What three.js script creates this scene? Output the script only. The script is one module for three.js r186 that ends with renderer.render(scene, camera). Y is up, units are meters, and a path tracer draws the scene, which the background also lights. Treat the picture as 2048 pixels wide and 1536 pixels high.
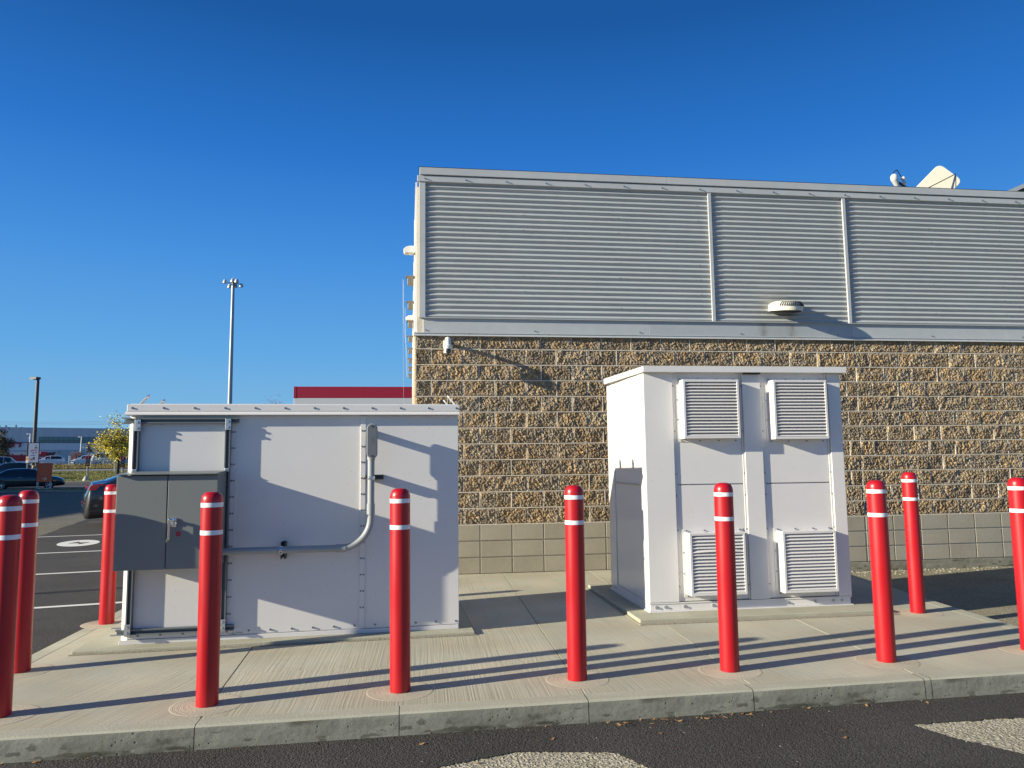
import * as THREE from 'three';
import { RoundedBoxGeometry } from 'three/addons/geometries/RoundedBoxGeometry.js';
import { mergeGeometries, mergeVertices, toCreasedNormals } from 'three/addons/utils/BufferGeometryUtils.js';
import { MarchingCubes } from 'three/addons/objects/MarchingCubes.js';

// ------------------------------------------------------------------ camera, sky, sun, exposure
const scene = new THREE.Scene();
const renderer = new THREE.WebGLRenderer({ antialias: true });
renderer.toneMapping = THREE.LinearToneMapping;
renderer.toneMappingExposure = 1.75;
renderer.shadowMap.enabled = true;
// x runs along the store wall, z towards the viewer, y = 0 is the asphalt; slab top is S
const S = 0.13;
const CAM = new THREE.Vector3(-0.064, 1.51, 9.554);
const YAW = 0.13582, PITCH = 0.1048, ROLL = -0.0118, FOCAL = 1497.1;
const camera = new THREE.PerspectiveCamera(2 * Math.atan(768 / FOCAL) * 180 / Math.PI, 4 / 3, 0.05, 3000);
const toWorld = (X, Y, Z) => new THREE.Vector3(X * Math.cos(YAW) + Z * Math.sin(YAW), Y, X * Math.sin(YAW) - Z * Math.cos(YAW));
const camRows = (() => {
  const c = Math.cos(PITCH), s = Math.sin(PITCH), cr = Math.cos(ROLL), sr = Math.sin(ROLL);
  return [[cr, sr * c, -sr * s], [-sr, cr * c, -cr * s], [0, s, c]];
})();
{
  const r = toWorld(...camRows[0]), u = toWorld(...camRows[1]), f = toWorld(...camRows[2]);
  camera.matrixAutoUpdate = true;
  camera.quaternion.setFromRotationMatrix(new THREE.Matrix4().makeBasis(r, u, f.clone().negate()));
  camera.position.copy(CAM);
  camera.updateMatrixWorld(true);
}
// a point of the place, measured in the photograph, at a forward distance from where it was taken
function at(px, py, dist) {
  const a = (px - 1024) / FOCAL, b = -(py - 768) / FOCAL, R = camRows;
  const X = a * R[0][0] + b * R[1][0] + R[2][0], Y = a * R[0][1] + b * R[1][1] + R[2][1], Z = a * R[0][2] + b * R[1][2] + R[2][2];
  return toWorld(X * dist / Z, Y * dist / Z, dist).add(CAM);
}
{
  const W = 256, H = 512, data = new Float32Array(W * H * 4);
  const stops = [[-90, .10, .10, .10], [-1, .16, .17, .19], [0, .27, .50, .70], [2.6, .225, .485, .735], [8.3, .125, .395, .77], [15.6, .060, .275, .72], [22.4, .025, .180, .60], [31.5, .012, .100, .36], [60, .014, .080, .25], [90, .014, .070, .21]];
  for (let y = 0; y < H; y++) {
    const el = ((y + .5) / H - .5) * 180;
    let k = 1; while (k < stops.length - 1 && stops[k][0] < el) k++;
    const a = stops[k - 1], b = stops[k], t = (el - a[0]) / (b[0] - a[0]), s = t;
    for (let x = 0; x < W; x++) {
      const az = ((x + .5) / W - .5) * Math.PI * 2, e = el * Math.PI / 180, d = Math.cos(e) * Math.cos(az) * -.927 + Math.sin(e) * .296 + Math.cos(e) * Math.sin(az) * .231, glow = el < -1 ? 0 : Math.exp(-Math.pow(Math.acos(Math.min(1, Math.max(-1, d))) / .52, 2)) * .42;
      for (let c = 0; c < 4; c++) data[(y * W + x) * 4 + c] = c === 3 ? 1 : (a[c + 1] + (b[c + 1] - a[c + 1]) * s + glow * [1, .92, .78][c]) / 1.75;
    }
  }
  const t = new THREE.DataTexture(data, W, H, THREE.RGBAFormat, THREE.FloatType);
  t.mapping = THREE.EquirectangularReflectionMapping; t.magFilter = THREE.LinearFilter; t.minFilter = THREE.LinearFilter; t.needsUpdate = true;
  scene.background = t; scene.environment = t;
}
const SUN_EL = 17.2 * Math.PI / 180, SUN_AZ = 14.0 * Math.PI / 180;
const sun = new THREE.DirectionalLight(new THREE.Color(1.0, 0.92, 0.72), 5.0);
sun.position.set(-Math.cos(SUN_AZ) * Math.cos(SUN_EL), Math.sin(SUN_EL), Math.sin(SUN_AZ) * Math.cos(SUN_EL)).multiplyScalar(80);
sun.castShadow = true; sun.shadow.mapSize.set(4096, 4096);
Object.assign(sun.shadow.camera, { left: -40, right: 40, top: 30, bottom: -30, near: 1, far: 220 });
scene.add(sun, sun.target);

// ------------------------------------------------------------------ helpers
let seed = 20417;
const rnd = () => { seed = (seed + 0x6d2b79f5) | 0; let t = Math.imul(seed ^ (seed >>> 15), 1 | seed); t = (t + Math.imul(t ^ (t >>> 7), 61 | t)) ^ t; return ((t ^ (t >>> 14)) >>> 0) / 4294967296; };
const rr = (a, b) => a + (b - a) * rnd();
const lerp = (a, b, t) => a + (b - a) * t, clamp = (x, a = 0, b = 1) => Math.min(b, Math.max(a, x)), smooth = (a, b, x) => { const t = clamp((x - a) / (b - a)); return t * t * (3 - 2 * t); };
const LAT = new Float32Array(65536); for (let i = 0; i < 65536; i++) LAT[i] = rnd();
const lat = (x, y) => LAT[((y & 255) << 8) | (x & 255)];
function vnoise(x, y, per = 256) {   // value noise, tileable with period per
  const xi = Math.floor(x), yi = Math.floor(y), fx = x - xi, fy = y - yi, u = fx * fx * (3 - 2 * fx), v = fy * fy * (3 - 2 * fy);
  const m = (n) => ((n % per) + per) % per, x0 = m(xi), x1 = m(xi + 1), y0 = m(yi), y1 = m(yi + 1);
  return lerp(lerp(lat(x0, y0), lat(x1, y0), u), lerp(lat(x0, y1), lat(x1, y1), u), v);
}
function fbm(x, y, oct, per) { let s = 0, a = .5, n = 0; for (let i = 0; i < oct; i++) { s += a * vnoise(x + i * 17, y + i * 31, per); n += a; x *= 2; y *= 2; per *= 2; a *= .5; } return s / n; }
function texture(size, rep, fn, color = true, w = size) {   // fn(u, v) in 0..1 returns [r,g,b] (sRGB 0..255) or a height 0..1; rep = metres that one tile covers
  const d = new Uint8Array(w * size * 4);
  for (let y = 0; y < size; y++) for (let x = 0; x < w; x++) {
    const c = fn(x / w, y / size), o = (y * w + x) * 4;
    if (color) { d[o] = clamp(c[0], 0, 255); d[o + 1] = clamp(c[1], 0, 255); d[o + 2] = clamp(c[2], 0, 255); } else d[o] = d[o + 1] = d[o + 2] = clamp(c) * 255;
    d[o + 3] = 255;
  }
  const t = new THREE.DataTexture(d, w, size); t.wrapS = t.wrapT = THREE.RepeatWrapping; t.magFilter = THREE.LinearFilter; t.minFilter = THREE.LinearMipmapLinearFilter; t.generateMipmaps = true;
  if (color) t.colorSpace = THREE.SRGBColorSpace;
  t.repeat.set(1 / rep, 1 / rep); t.needsUpdate = true; return t;
}
function canvasTex(w, h, draw) {
  const c = document.createElement('canvas'); c.width = w; c.height = h; draw(c.getContext('2d'), w, h);
  const t = new THREE.CanvasTexture(c); t.colorSpace = THREE.SRGBColorSpace; return t;
}
const mat = (r, g, b, rough = .6, more = {}) => new THREE.MeshStandardMaterial({ color: new THREE.Color().setRGB(r, g, b), roughness: rough, ...more });
const phys = (r, g, b, rough, more = {}) => new THREE.MeshPhysicalMaterial({ color: new THREE.Color().setRGB(r, g, b), roughness: rough, ...more });

const used = new Map();
function numbered(name) { const n = used.get(name) ?? 0; used.set(name, n + 1); return n ? name + '_' + String(n).padStart(3, '0') : name; }
function thing(name, label, category, pos = [0, 0, 0], turn = 0, group) {
  const o = new THREE.Group(); o.name = numbered(name); scene.add(o); o.position.set(...pos); o.rotation.y = turn;
  o.userData = { label, category }; if (group) o.userData.group = group; return o;
}
function std(g) {   // one layout for every geometry: no index; position, normal, uv
  if (g.index) g = g.toNonIndexed();
  if (!g.attributes.normal) g.computeVertexNormals();
  if (!g.attributes.uv) g.setAttribute('uv', new THREE.BufferAttribute(new Float32Array(g.attributes.position.count * 2), 2));
  for (const k of Object.keys(g.attributes)) if (!['position', 'normal', 'uv', 'color'].includes(k)) g.deleteAttribute(k);
  g.morphAttributes = {}; return g;
}
function metres(g, k = 1) {   // uv in metres by the way each face points
  g = std(g); const p = g.attributes.position, n = g.attributes.normal, uv = g.attributes.uv, a = new THREE.Vector3(), b = new THREE.Vector3(), c = new THREE.Vector3();
  for (let i = 0; i < p.count; i += 3) {
    a.fromBufferAttribute(p, i); b.fromBufferAttribute(p, i + 1).sub(a); c.fromBufferAttribute(p, i + 2).sub(a); b.cross(c);
    const x = Math.abs(b.x), y = Math.abs(b.y), z = Math.abs(b.z);
    for (let j = i; j < i + 3; j++) {
      const X = p.getX(j), Y = p.getY(j), Z = p.getZ(j);
      if (y >= x && y >= z) uv.setXY(j, X * k, Z * k); else if (x >= z) uv.setXY(j, Z * k, Y * k); else uv.setXY(j, X * k, Y * k);
    }
  }
  return g;
}
function part(name, geos, material, parent, more) {
  geos = (Array.isArray(geos) ? geos : [geos]).map(std);
  const withColor = geos.some((g) => g.attributes.color);
  const g = geos.length > 1 ? mergeGeometries(geos.map((q) => { if (!withColor) q.deleteAttribute('color'); return q; })) : geos[0];
  const m = new THREE.Mesh(g, material); m.name = parent ? name : numbered(name); m.castShadow = m.receiveShadow = true; (parent ?? scene).add(m);
  if (more) Object.assign(m.userData, more); return m;
}
const structure = (name, geos, material) => part(name, geos, material, null, { kind: 'structure' });
const place = (g, x, y, z, rx = 0, ry = 0, rz = 0) => { if (rx) g.rotateX(rx); if (rz) g.rotateZ(rz); if (ry) g.rotateY(ry); return g.translate(x, y, z); };
// boxes by extent: [x0,x1,y0,y1,z0,z1]; r > 0 rounds the edges
function span(x0, x1, y0, y1, z0, z1, r = 0) {
  const w = x1 - x0, h = y1 - y0, d = z1 - z0;
  const g = r ? new RoundedBoxGeometry(w, h, d, 2, Math.min(r, w / 2.01, h / 2.01, d / 2.01)) : new THREE.BoxGeometry(w, h, d);
  return metres(g.translate((x0 + x1) / 2, (y0 + y1) / 2, (z0 + z1) / 2));
}
const cyl = (r0, r1, h, x, y, z, seg = 20, rx = 0, ry = 0, rz = 0) => place(new THREE.CylinderGeometry(r0, r1, h, seg), x, y, z, rx, ry, rz);
const tube = (pts, r, seg = 24, rad = 10) => new THREE.TubeGeometry(new THREE.CatmullRomCurve3(pts.map((p) => p.isVector3 ? p : new THREE.Vector3(...p))), seg, r, rad);
function rod(a, b, r0, r1 = r0, seg = 8) {
  const A = new THREE.Vector3(...a), B = new THREE.Vector3(...b), d = B.clone().sub(A), g = new THREE.CylinderGeometry(r1, r0, d.length(), seg);
  g.applyQuaternion(new THREE.Quaternion().setFromUnitVectors(new THREE.Vector3(0, 1, 0), d.clone().normalize()));
  return g.translate((A.x + B.x) / 2, (A.y + B.y) / 2, (A.z + B.z) / 2);
}
const screw = (x, y, z, r = .006, h = .006) => cyl(r * .75, r, h, x, y, z + h / 2, 8, Math.PI / 2);
function poly(pts, y0, y1, bevel = 0) {   // a plan polygon [x,z] raised from y0 to y1
  const s = new THREE.Shape(pts.map(([x, z]) => new THREE.Vector2(x, -z)));
  const g = new THREE.ExtrudeGeometry(s, { depth: y1 - y0 - bevel, bevelEnabled: bevel > 0, bevelSize: bevel, bevelThickness: bevel, bevelOffset: -bevel, bevelSegments: 2 });
  return metres(g.rotateX(-Math.PI / 2).translate(0, y0, 0));
}

// ------------------------------------------------------------------ materials
const T = {};
T.asphalt = texture(1024, 1.6, (u, v) => {
  const f = fbm(u * 5, v * 5, 4, 5), g = lat((u * 1024) | 0, (v * 1024) | 0), h = vnoise(u * 300, v * 300, 256), k = 53 + 22 * (f - .5) + 40 * (h - .5) + 26 * (g - .5);
  const spark = lat((u * 1024 * .5) | 0, ((v * 1024 * .5) | 0) + 91) > .994 ? 55 : 0; return [k + 6 + spark, k + 3 + spark, k - 1 + spark];
});
T.asphaltBump = texture(1024, 1.6, (u, v) => .6 * vnoise(u * 230, v * 230, 230) + .4 * vnoise(u * 470 + 9, v * 470, 470), false);
T.oldAsphalt = texture(1024, 1.9, (u, v) => {
  const f = fbm(u * 4 + 3, v * 4, 5, 4), h = vnoise(u * 240, v * 240, 240), g = lat((u * 1024) | 0, (v * 1024) | 0), k = 158 + 40 * (f - .5) + 76 * (h - .5) + 44 * (g - .5);
  return [k + 8, k, k - 22];
});
T.oldBump = texture(1024, 1.9, (u, v) => { const h = vnoise(u * 190, v * 190, 190), g = vnoise(u * 420 + 9, v * 420, 420); return .7 * h * h + .3 * g; }, false);
// broom-finished concrete: fine drag lines along v
const broom = (u, v) => { const w = u + .004 * (fbm(u * 6, v * 6, 2, 6) - .5); const a = vnoise(w * 150, v * 2.0, 150), b = vnoise(w * 256, v * 4 + 40, 256), c = vnoise(w * 90, v * 2 + 7, 90); return clamp(.48 * Math.pow(a, .7) + .36 * b + .18 * c); };
T.broom = texture(1024, 1.5, (u, v) => {
  const f = fbm(u * 3, v * 3, 5, 3), b = broom(u, v), g = lat((u * 1024) | 0, (v * 1024) | 0), p = fbm(u * 7 + 5, v * 7 + 2, 3, 7), k = 186 + 34 * (f - .5) + 10 * (b - .55) + 14 * (g - .5), pit = lat((u * 512) | 0, ((v * 512) | 0) + 33) > .9975 ? -55 : 0;
  const q = 26 * (fbm(u * 2 + 9, v * 2 + 4, 5, 2) - .5); return [k + 2 + q + 12 * (p - .5) + pit, k - 4 + q + pit, k - 24 + q - 8 * (p - .5) + pit];
});
T.broomBump = texture(1024, 1.5, (u, v) => broom(u, v), false);
T.trowel = texture(1024, 1.7, (u, v) => {
  const f = fbm(u * 4, v * 4, 5, 4), s = fbm(u * 3 + 8, v * 14, 3, 3), g = lat((u * 1024) | 0, (v * 1024) | 0), k = 182 + 34 * (f - .5) + 20 * (s - .5) + 12 * (g - .5);
  return [k, k - 3, k - 22];
});
T.trowelBump = texture(512, 1.7, (u, v) => .7 * fbm(u * 8, v * 8, 4, 8) + .3 * vnoise(u * 200, v * 200, 200), false);
// formed kerb face: bug holes and scuffs low down
const pits = Array.from({ length: 2600 }, () => [rnd(), rnd(), Math.pow(rnd(), 6) * .0030 + .0006, rnd()]);
const pitGrid = new Map(); pits.forEach((p) => { const k = ((p[0] * 16) | 0) + ',' + ((p[1] * 16) | 0); if (!pitGrid.has(k)) pitGrid.set(k, []); pitGrid.get(k).push(p); });
const pitAt = (u, v) => { let m = 0; const a = (u * 16) | 0, b = (v * 16) | 0; for (let i = a - 1; i <= a + 1; i++) for (let j = b - 1; j <= b + 1; j++) for (const p of pitGrid.get(i + ',' + j) ?? []) { const d = Math.hypot(u - p[0], (v - p[1]) * (1 + p[3])) / p[2]; if (d < 1) m = Math.max(m, 1 - d * d); } return m; };
T.kerb = texture(1024, 2.0, (u, v) => {
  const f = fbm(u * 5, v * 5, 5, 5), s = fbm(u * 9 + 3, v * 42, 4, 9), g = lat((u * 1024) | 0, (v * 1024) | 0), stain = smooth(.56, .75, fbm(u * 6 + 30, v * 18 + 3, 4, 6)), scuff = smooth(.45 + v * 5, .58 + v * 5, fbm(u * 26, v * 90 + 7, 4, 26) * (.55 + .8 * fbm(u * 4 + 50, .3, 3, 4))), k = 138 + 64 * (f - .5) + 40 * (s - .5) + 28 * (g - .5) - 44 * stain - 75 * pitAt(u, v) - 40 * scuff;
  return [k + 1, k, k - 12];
});
T.kerbBump = texture(1024, 2.0, (u, v) => .62 + .5 * (fbm(u * 40, v * 60, 4, 20) - .5) - .6 * pitAt(u, v), false);
// split-face block stone: crushed aggregate of tan, rust, grey
const stone = [[176, 152, 118], [154, 133, 106], [145, 137, 123], [114, 107, 96], [190, 164, 124], [160, 130, 100], [138, 134, 126], [88, 83, 76]];
T.split = texture(1024, .8, (u, v) => {
  const c = 150, cu = u * c, cv = v * c; let best = 9, id = 0;
  for (let i = -1; i <= 1; i++) for (let j = -1; j <= 1; j++) { const X = Math.floor(cu) + i, Y = Math.floor(cv) + j, x = ((X % c) + c) % c, y = ((Y % c) + c) % c, dx = X + lat(x, y) - cu, dy = Y + lat(x + 128, y + 77) - cv, d = dx * dx + dy * dy; if (d < best) { best = d; id = lat(x + 55, y + 130); } }
  const b = fbm(u * 14, v * 14, 3, 14), q = stone[Math.floor(clamp(id * .75 + b * .5 - .12, 0, .999) * 8)], f = .98 + .3 * (fbm(u * 30 + 3, v * 30, 2, 30) - .5) - .16 * clamp(Math.sqrt(best) - .3);
  return [q[0] * f * 1.13, q[1] * f * 1.135, q[2] * f * 1.13];
});
T.splitBump = texture(1024, .8, (u, v) => .55 * fbm(u * 60, v * 60, 3, 60) + .45 * vnoise(u * 150, v * 150, 150), false);
T.block = texture(1024, 1.2, (u, v) => {
  const f = fbm(u * 5, v * 5, 4, 5), g = lat((u * 1024) | 0, (v * 1024) | 0), h = vnoise(u * 250, v * 250, 250), hole = lat((u * 700) | 0, ((v * 700) | 0) + 11) > .9972 ? -60 : 0, k = 163 + 26 * (f - .5) + 16 * (h - .5) + 10 * (g - .5) + hole;
  return [k, k - 7, k - 25];
});
T.blockBump = texture(512, 1.2, (u, v) => .6 * vnoise(u * 160, v * 160, 160) + .4 * fbm(u * 30, v * 30, 3, 30), false);
T.paint = texture(512, 1.3, (u, v) => { const f = fbm(u * 3, v * 3, 5, 3), d = lat((u * 340) | 0, ((v * 340) | 0) + 5) > .9993 ? -70 : 0, k = 219 + 6 * (f - .5) + d; return [k + 3, k + 1, k - 2]; });
T.paintBump = texture(512, 2.3, (u, v) => fbm(u * 4, v * 4, 3, 4), false);
T.metal = texture(512, 2.1, (u, v) => { const f = fbm(u * 3, v * 12, 4, 3), g = fbm(u * 20, v * 20, 3, 20), k = 184 + 14 * (f - .5) + 8 * (g - .5); return [k - 2, k + 1, k + 1]; });
T.grass = texture(1024, 9, (u, v) => { const f = fbm(u * 8, v * 8, 5, 8), h = vnoise(u * 220, v * 220, 220), g = fbm(u * 40, v * 40, 3, 40), t = smooth(.35, .65, f); const k = .6 + .8 * h * g * 1.6; return [lerp(92, 128, t) * k, lerp(98, 112, t) * k, lerp(40, 62, t) * k]; });

T.sleeve = texture(512, 1, (u, v) => { const n = fbm(u * 6, v * 12, 3, 6), sc = lat((u * 60) | 0, (v * 90) | 0) > .9985 && lat((u * 512) | 0, (v * 512) | 0) > .3 ? 1 : 0, str = smooth(.80, .86, vnoise(u * 90, v * 7, 90)) * smooth(.62, .7, fbm(u * 5 + 3, v * 9, 3, 5)), q = clamp(sc * .5 + str * .22); return [lerp(236 + 14 * (n - .5), 255, q), lerp(232 + 14 * (n - .5), 255, q), lerp(232 + 14 * (n - .5), 255, q)]; }, true, 256);
T.sleeve.repeat.set(1, 1);
T.sleeveRough = texture(256, 1, (u, v) => .62 + .5 * (fbm(u * 8, v * 16, 4, 8) - .5), false); T.sleeveRough.repeat.set(1, 1);
const M = {};
M.asphalt = mat(1, 1, 1, .9, { map: T.asphalt, bumpMap: T.asphaltBump, bumpScale: .006 });
M.oldAsphalt = mat(1, 1, 1, .95, { map: T.oldAsphalt, bumpMap: T.oldBump, bumpScale: .008 });
M.worn = mat(.40, .40, .40, .95, { map: T.oldAsphalt, bumpMap: T.oldBump, bumpScale: .006 });
M.broom = mat(.94, .94, .93, .9, { map: T.broom, bumpMap: T.broomBump, bumpScale: .0018 });
M.trowel = mat(.92, .92, .91, .85, { map: T.trowel, bumpMap: T.trowelBump, bumpScale: .002 });
M.ring = mat(1.0, .92, .89, .9, { map: T.trowel, bumpMap: T.oldBump, bumpScale: .001 });
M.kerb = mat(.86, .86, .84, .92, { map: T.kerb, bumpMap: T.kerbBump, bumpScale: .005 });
M.pad = mat(.86, .86, .83, .9, { map: T.trowel, bumpMap: T.trowelBump, bumpScale: .004 });
M.split = mat(.88, .89, .90, .95, { map: T.split, bumpMap: T.splitBump, bumpScale: .009, vertexColors: true });
M.block = mat(.90, .90, .92, .9, { map: T.block, bumpMap: T.blockBump, bumpScale: .0015 });
M.mortar = mat(.64, .58, .48, .95, { bumpMap: T.blockBump, bumpScale: .003 });
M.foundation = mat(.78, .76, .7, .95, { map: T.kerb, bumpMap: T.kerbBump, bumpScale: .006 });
M.paint = phys(.935, .93, .94, .42, { map: T.paint, clearcoat: .55, clearcoatRoughness: .12, bumpMap: T.paintBump, bumpScale: .002 });
M.siding = mat(.92, .93, .94, .5, { map: T.metal, vertexColors: true });
M.trim = mat(.95, .96, .98, .45, { map: T.metal, bumpMap: T.paintBump, bumpScale: .004 });
M.zinc = mat(.55, .57, .58, .38, { metalness: .9 });
M.strut = mat(.17, .19, .20, .45, { metalness: .35 });
M.screw = mat(.20, .20, .215, .4, { metalness: .7 });
M.greyPaint = phys(.175, .190, .185, .5, { clearcoat: .15, clearcoatRoughness: .35, bumpMap: T.paintBump, bumpScale: .002 });
M.conduit = mat(.30, .32, .33, .45);
M.cover = mat(.17, .18, .19, .5, { metalness: .3 });
M.chrome = mat(.75, .77, .8, .16, { metalness: 1 });
M.dark = mat(.012, .012, .013, .7);
M.black = mat(.02, .02, .022, .45);
M.red = phys(.50, .006, .014, .62, { map: T.sleeve, roughnessMap: T.sleeveRough, clearcoat: .12, clearcoatRoughness: .25 });
M.tape = mat(.78, .79, .82, .35, { metalness: .1 });
M.line = mat(.72, .71, .66, .8);
M.yellow = mat(.45, .27, .08, .8);
M.cream = mat(.74, .71, .6, .5);
M.wallWhite = mat(.72, .70, .66, .5);
M.glassDark = phys(.012, .016, .02, .06, { clearcoat: 1, clearcoatRoughness: .03 });
M.tyre = mat(.016, .016, .017, .8);
M.rim = mat(.55, .56, .58, .3, { metalness: .8 });

// ------------------------------------------------------------------ ground
const A_DIR = new THREE.Vector2(-.383, -.924), B_DIR = new THREE.Vector2(.924, -.383);   // down the view across the car park, and across it
const RISE = [[-80, 0], [62, 0], [72, .37], [98, 1.14], [113, 1.36], [125, 1.95], [160, 1.95], [240, 2.8], [1500, 3.2]];
const riseAt = (w) => { let k = 1; while (k < RISE.length - 1 && RISE[k][0] < w) k++; const [a, p] = RISE[k - 1], [b, q] = RISE[k]; return lerp(p, q, clamp((w - a) / (b - a))); };
const wOf = (x, z) => (x - CAM.x) * A_DIR.x + (z - CAM.z) * A_DIR.y;
const groundAt = (x, z) => riseAt(wOf(x, z));
function strip(w0, w1, l0, l1, lift, steps = 24) {   // ground sheet between two distances down the view
  const ws = [...new Set([w0, w1, ...RISE.map((r) => r[0]).filter((w) => w > w0 && w < w1)])].sort((a, b) => a - b), pos = [], uv = [], idx = [];
  ws.forEach((w) => { for (let i = 0; i <= steps; i++) { const l = lerp(l0, l1, i / steps), x = CAM.x + A_DIR.x * w + B_DIR.x * l, z = CAM.z + A_DIR.y * w + B_DIR.y * l; pos.push(x, riseAt(w) + lift, z); uv.push(x, z); } });
  for (let j = 0; j < ws.length - 1; j++) for (let i = 0; i < steps; i++) { const a = j * (steps + 1) + i, b = a + steps + 1; idx.push(a, a + 1, b, a + 1, b + 1, b); }
  const g = new THREE.BufferGeometry(); g.setAttribute('position', new THREE.Float32BufferAttribute(pos, 3)); g.setAttribute('uv', new THREE.Float32BufferAttribute(uv, 2)); g.setIndex(idx); g.computeVertexNormals();
  return g;
}
structure('ground', strip(-80, 1500, -1200, 1200, 0), M.worn);
const flat = (pts, y) => { const g = new THREE.ShapeGeometry(new THREE.Shape(pts.map(([x, z]) => new THREE.Vector2(x, -z)))); return metres(g.rotateX(-Math.PI / 2).translate(0, y, 0)); };
// freshly laid asphalt: the trench strip in front of the kerb and the charging bays on the left
{
  const wob = (a, b, n, amp) => Array.from({ length: n + 1 }, (_, i) => [lerp(a[0], b[0], i / n) + (i && i < n ? rr(-amp, amp) : 0), lerp(a[1], b[1], i / n) + (i && i < n ? rr(-amp, amp) : 0)]);
  const front = [...wob([-14, 5.05], [-2.6, 5.3], 2, 0), [-2.6, 5.1], [5.0, 4.9], ...wob([6.0, 5.46], [2.75, 5.475], 120, .012), ...wob([2.75, 5.475], [2.86, 5.72], 26, .010), ...wob([2.86, 5.72], [3.1, 6.05], 30, .010), [3.6, 6.7], [1.6, 6.7], ...wob([1.12, 5.84], [.99, 5.59], 26, .010), ...wob([.99, 5.59], [.5, 5.50], 44, .008), ...wob([.5, 5.50], [.08, 5.63], 40, .009), [-.6, 6.4], [-1, 9.2], [-14, 9.2]];
  const bays = [[-14, 9.2], [-14, -6.2], ...wob([-8.2, -8.3], [-9.55, -14.5], 14, .05), ...wob([-9.55, -14.5], [-9.9, -17.5], 4, .03), [-6.2, -18.4], [3, -19], [3, -14.3], [-.3, -14.3], [-.3, -1.2], [-2.5, -1.2], [-2.5, 5.1]];
  structure('pavement', [flat([[-3, 4], [4.3, 4], [18, 4], [18, 9.2], [-3, 9.2]], .004)], M.oldAsphalt);
  const side = M.oldAsphalt.clone(); side.color.setRGB(.66, .645, .60);  // old asphalt right of the slab, with deeper shade painted into its tone
  structure('pavement', [flat([[4.3, -.02], [18, -.02], [18, 3.998], [4.3, 3.998]], .004)], side);
  structure('pavement', [flat(front, .008)], M.asphalt);
  structure('pavement', [flat(bays, .004)], M.asphalt);
}
// painted bay lines and the charging symbol
{
  const ax = new THREE.Vector2(Math.cos(.19), Math.sin(-.19) * -1);
  [[-4.1, .62, -4.8], [-5.36, -2.15, -5], [-6.65, -4.97, -5], [-8.2, -8.4, -5]].forEach(([x, z], i) => {
    const d = [Math.cos(.195), -Math.sin(.195)], n = [-d[1], d[0]], L0 = -2.4, L1 = i === 0 ? 1.6 : 3.2, h = .052, c = (l, s) => [x + d[0] * l + n[0] * s * h, z + d[1] * l + n[1] * s * h];
    const o = part('bay_line', flat([c(L0, -1), c(L1, -1), c(L1, 1), c(L0, 1)], .008), M.line);
    o.userData = { label: ['white painted bay line nearest the concrete island', 'white painted bay line next beyond the nearest one', 'white painted bay line just in front of the charging symbol', 'white painted bay line just behind the charging symbol'][i], category: 'road marking', group: 'bay lines in the charging car park' };
  });
  const y = part('bay_line', flat([[-8.9, -12.95], [-7.2, -12.7], [-7.2, -12.62], [-8.9, -12.87]], .008), M.yellow);
  y.userData = { label: 'short faded yellow painted line behind the dark grey car', category: 'road marking' };
  const c = [-6.66, -6.77], A = [.325, -.205], B = [-.265, -.64], P = (a, b) => [c[0] + A[0] * a + B[0] * b, c[1] + A[1] * a + B[1] * b];
  const s = thing('charging_symbol', 'white painted oval with a dark lightning bolt on the bay', 'road marking', [0, 0, 0]);
  part('oval', flat(Array.from({ length: 40 }, (_, i) => P(Math.cos(i * Math.PI / 20), Math.sin(i * Math.PI / 20))), .008), M.line, s);
  part('lightning_bolt', flat([P(-.5, .05), P(.06, .42), P(.0, .1), P(.55, -.02), P(-.02, -.42), P(.02, -.08)], .012), M.asphalt, s);
}

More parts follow.
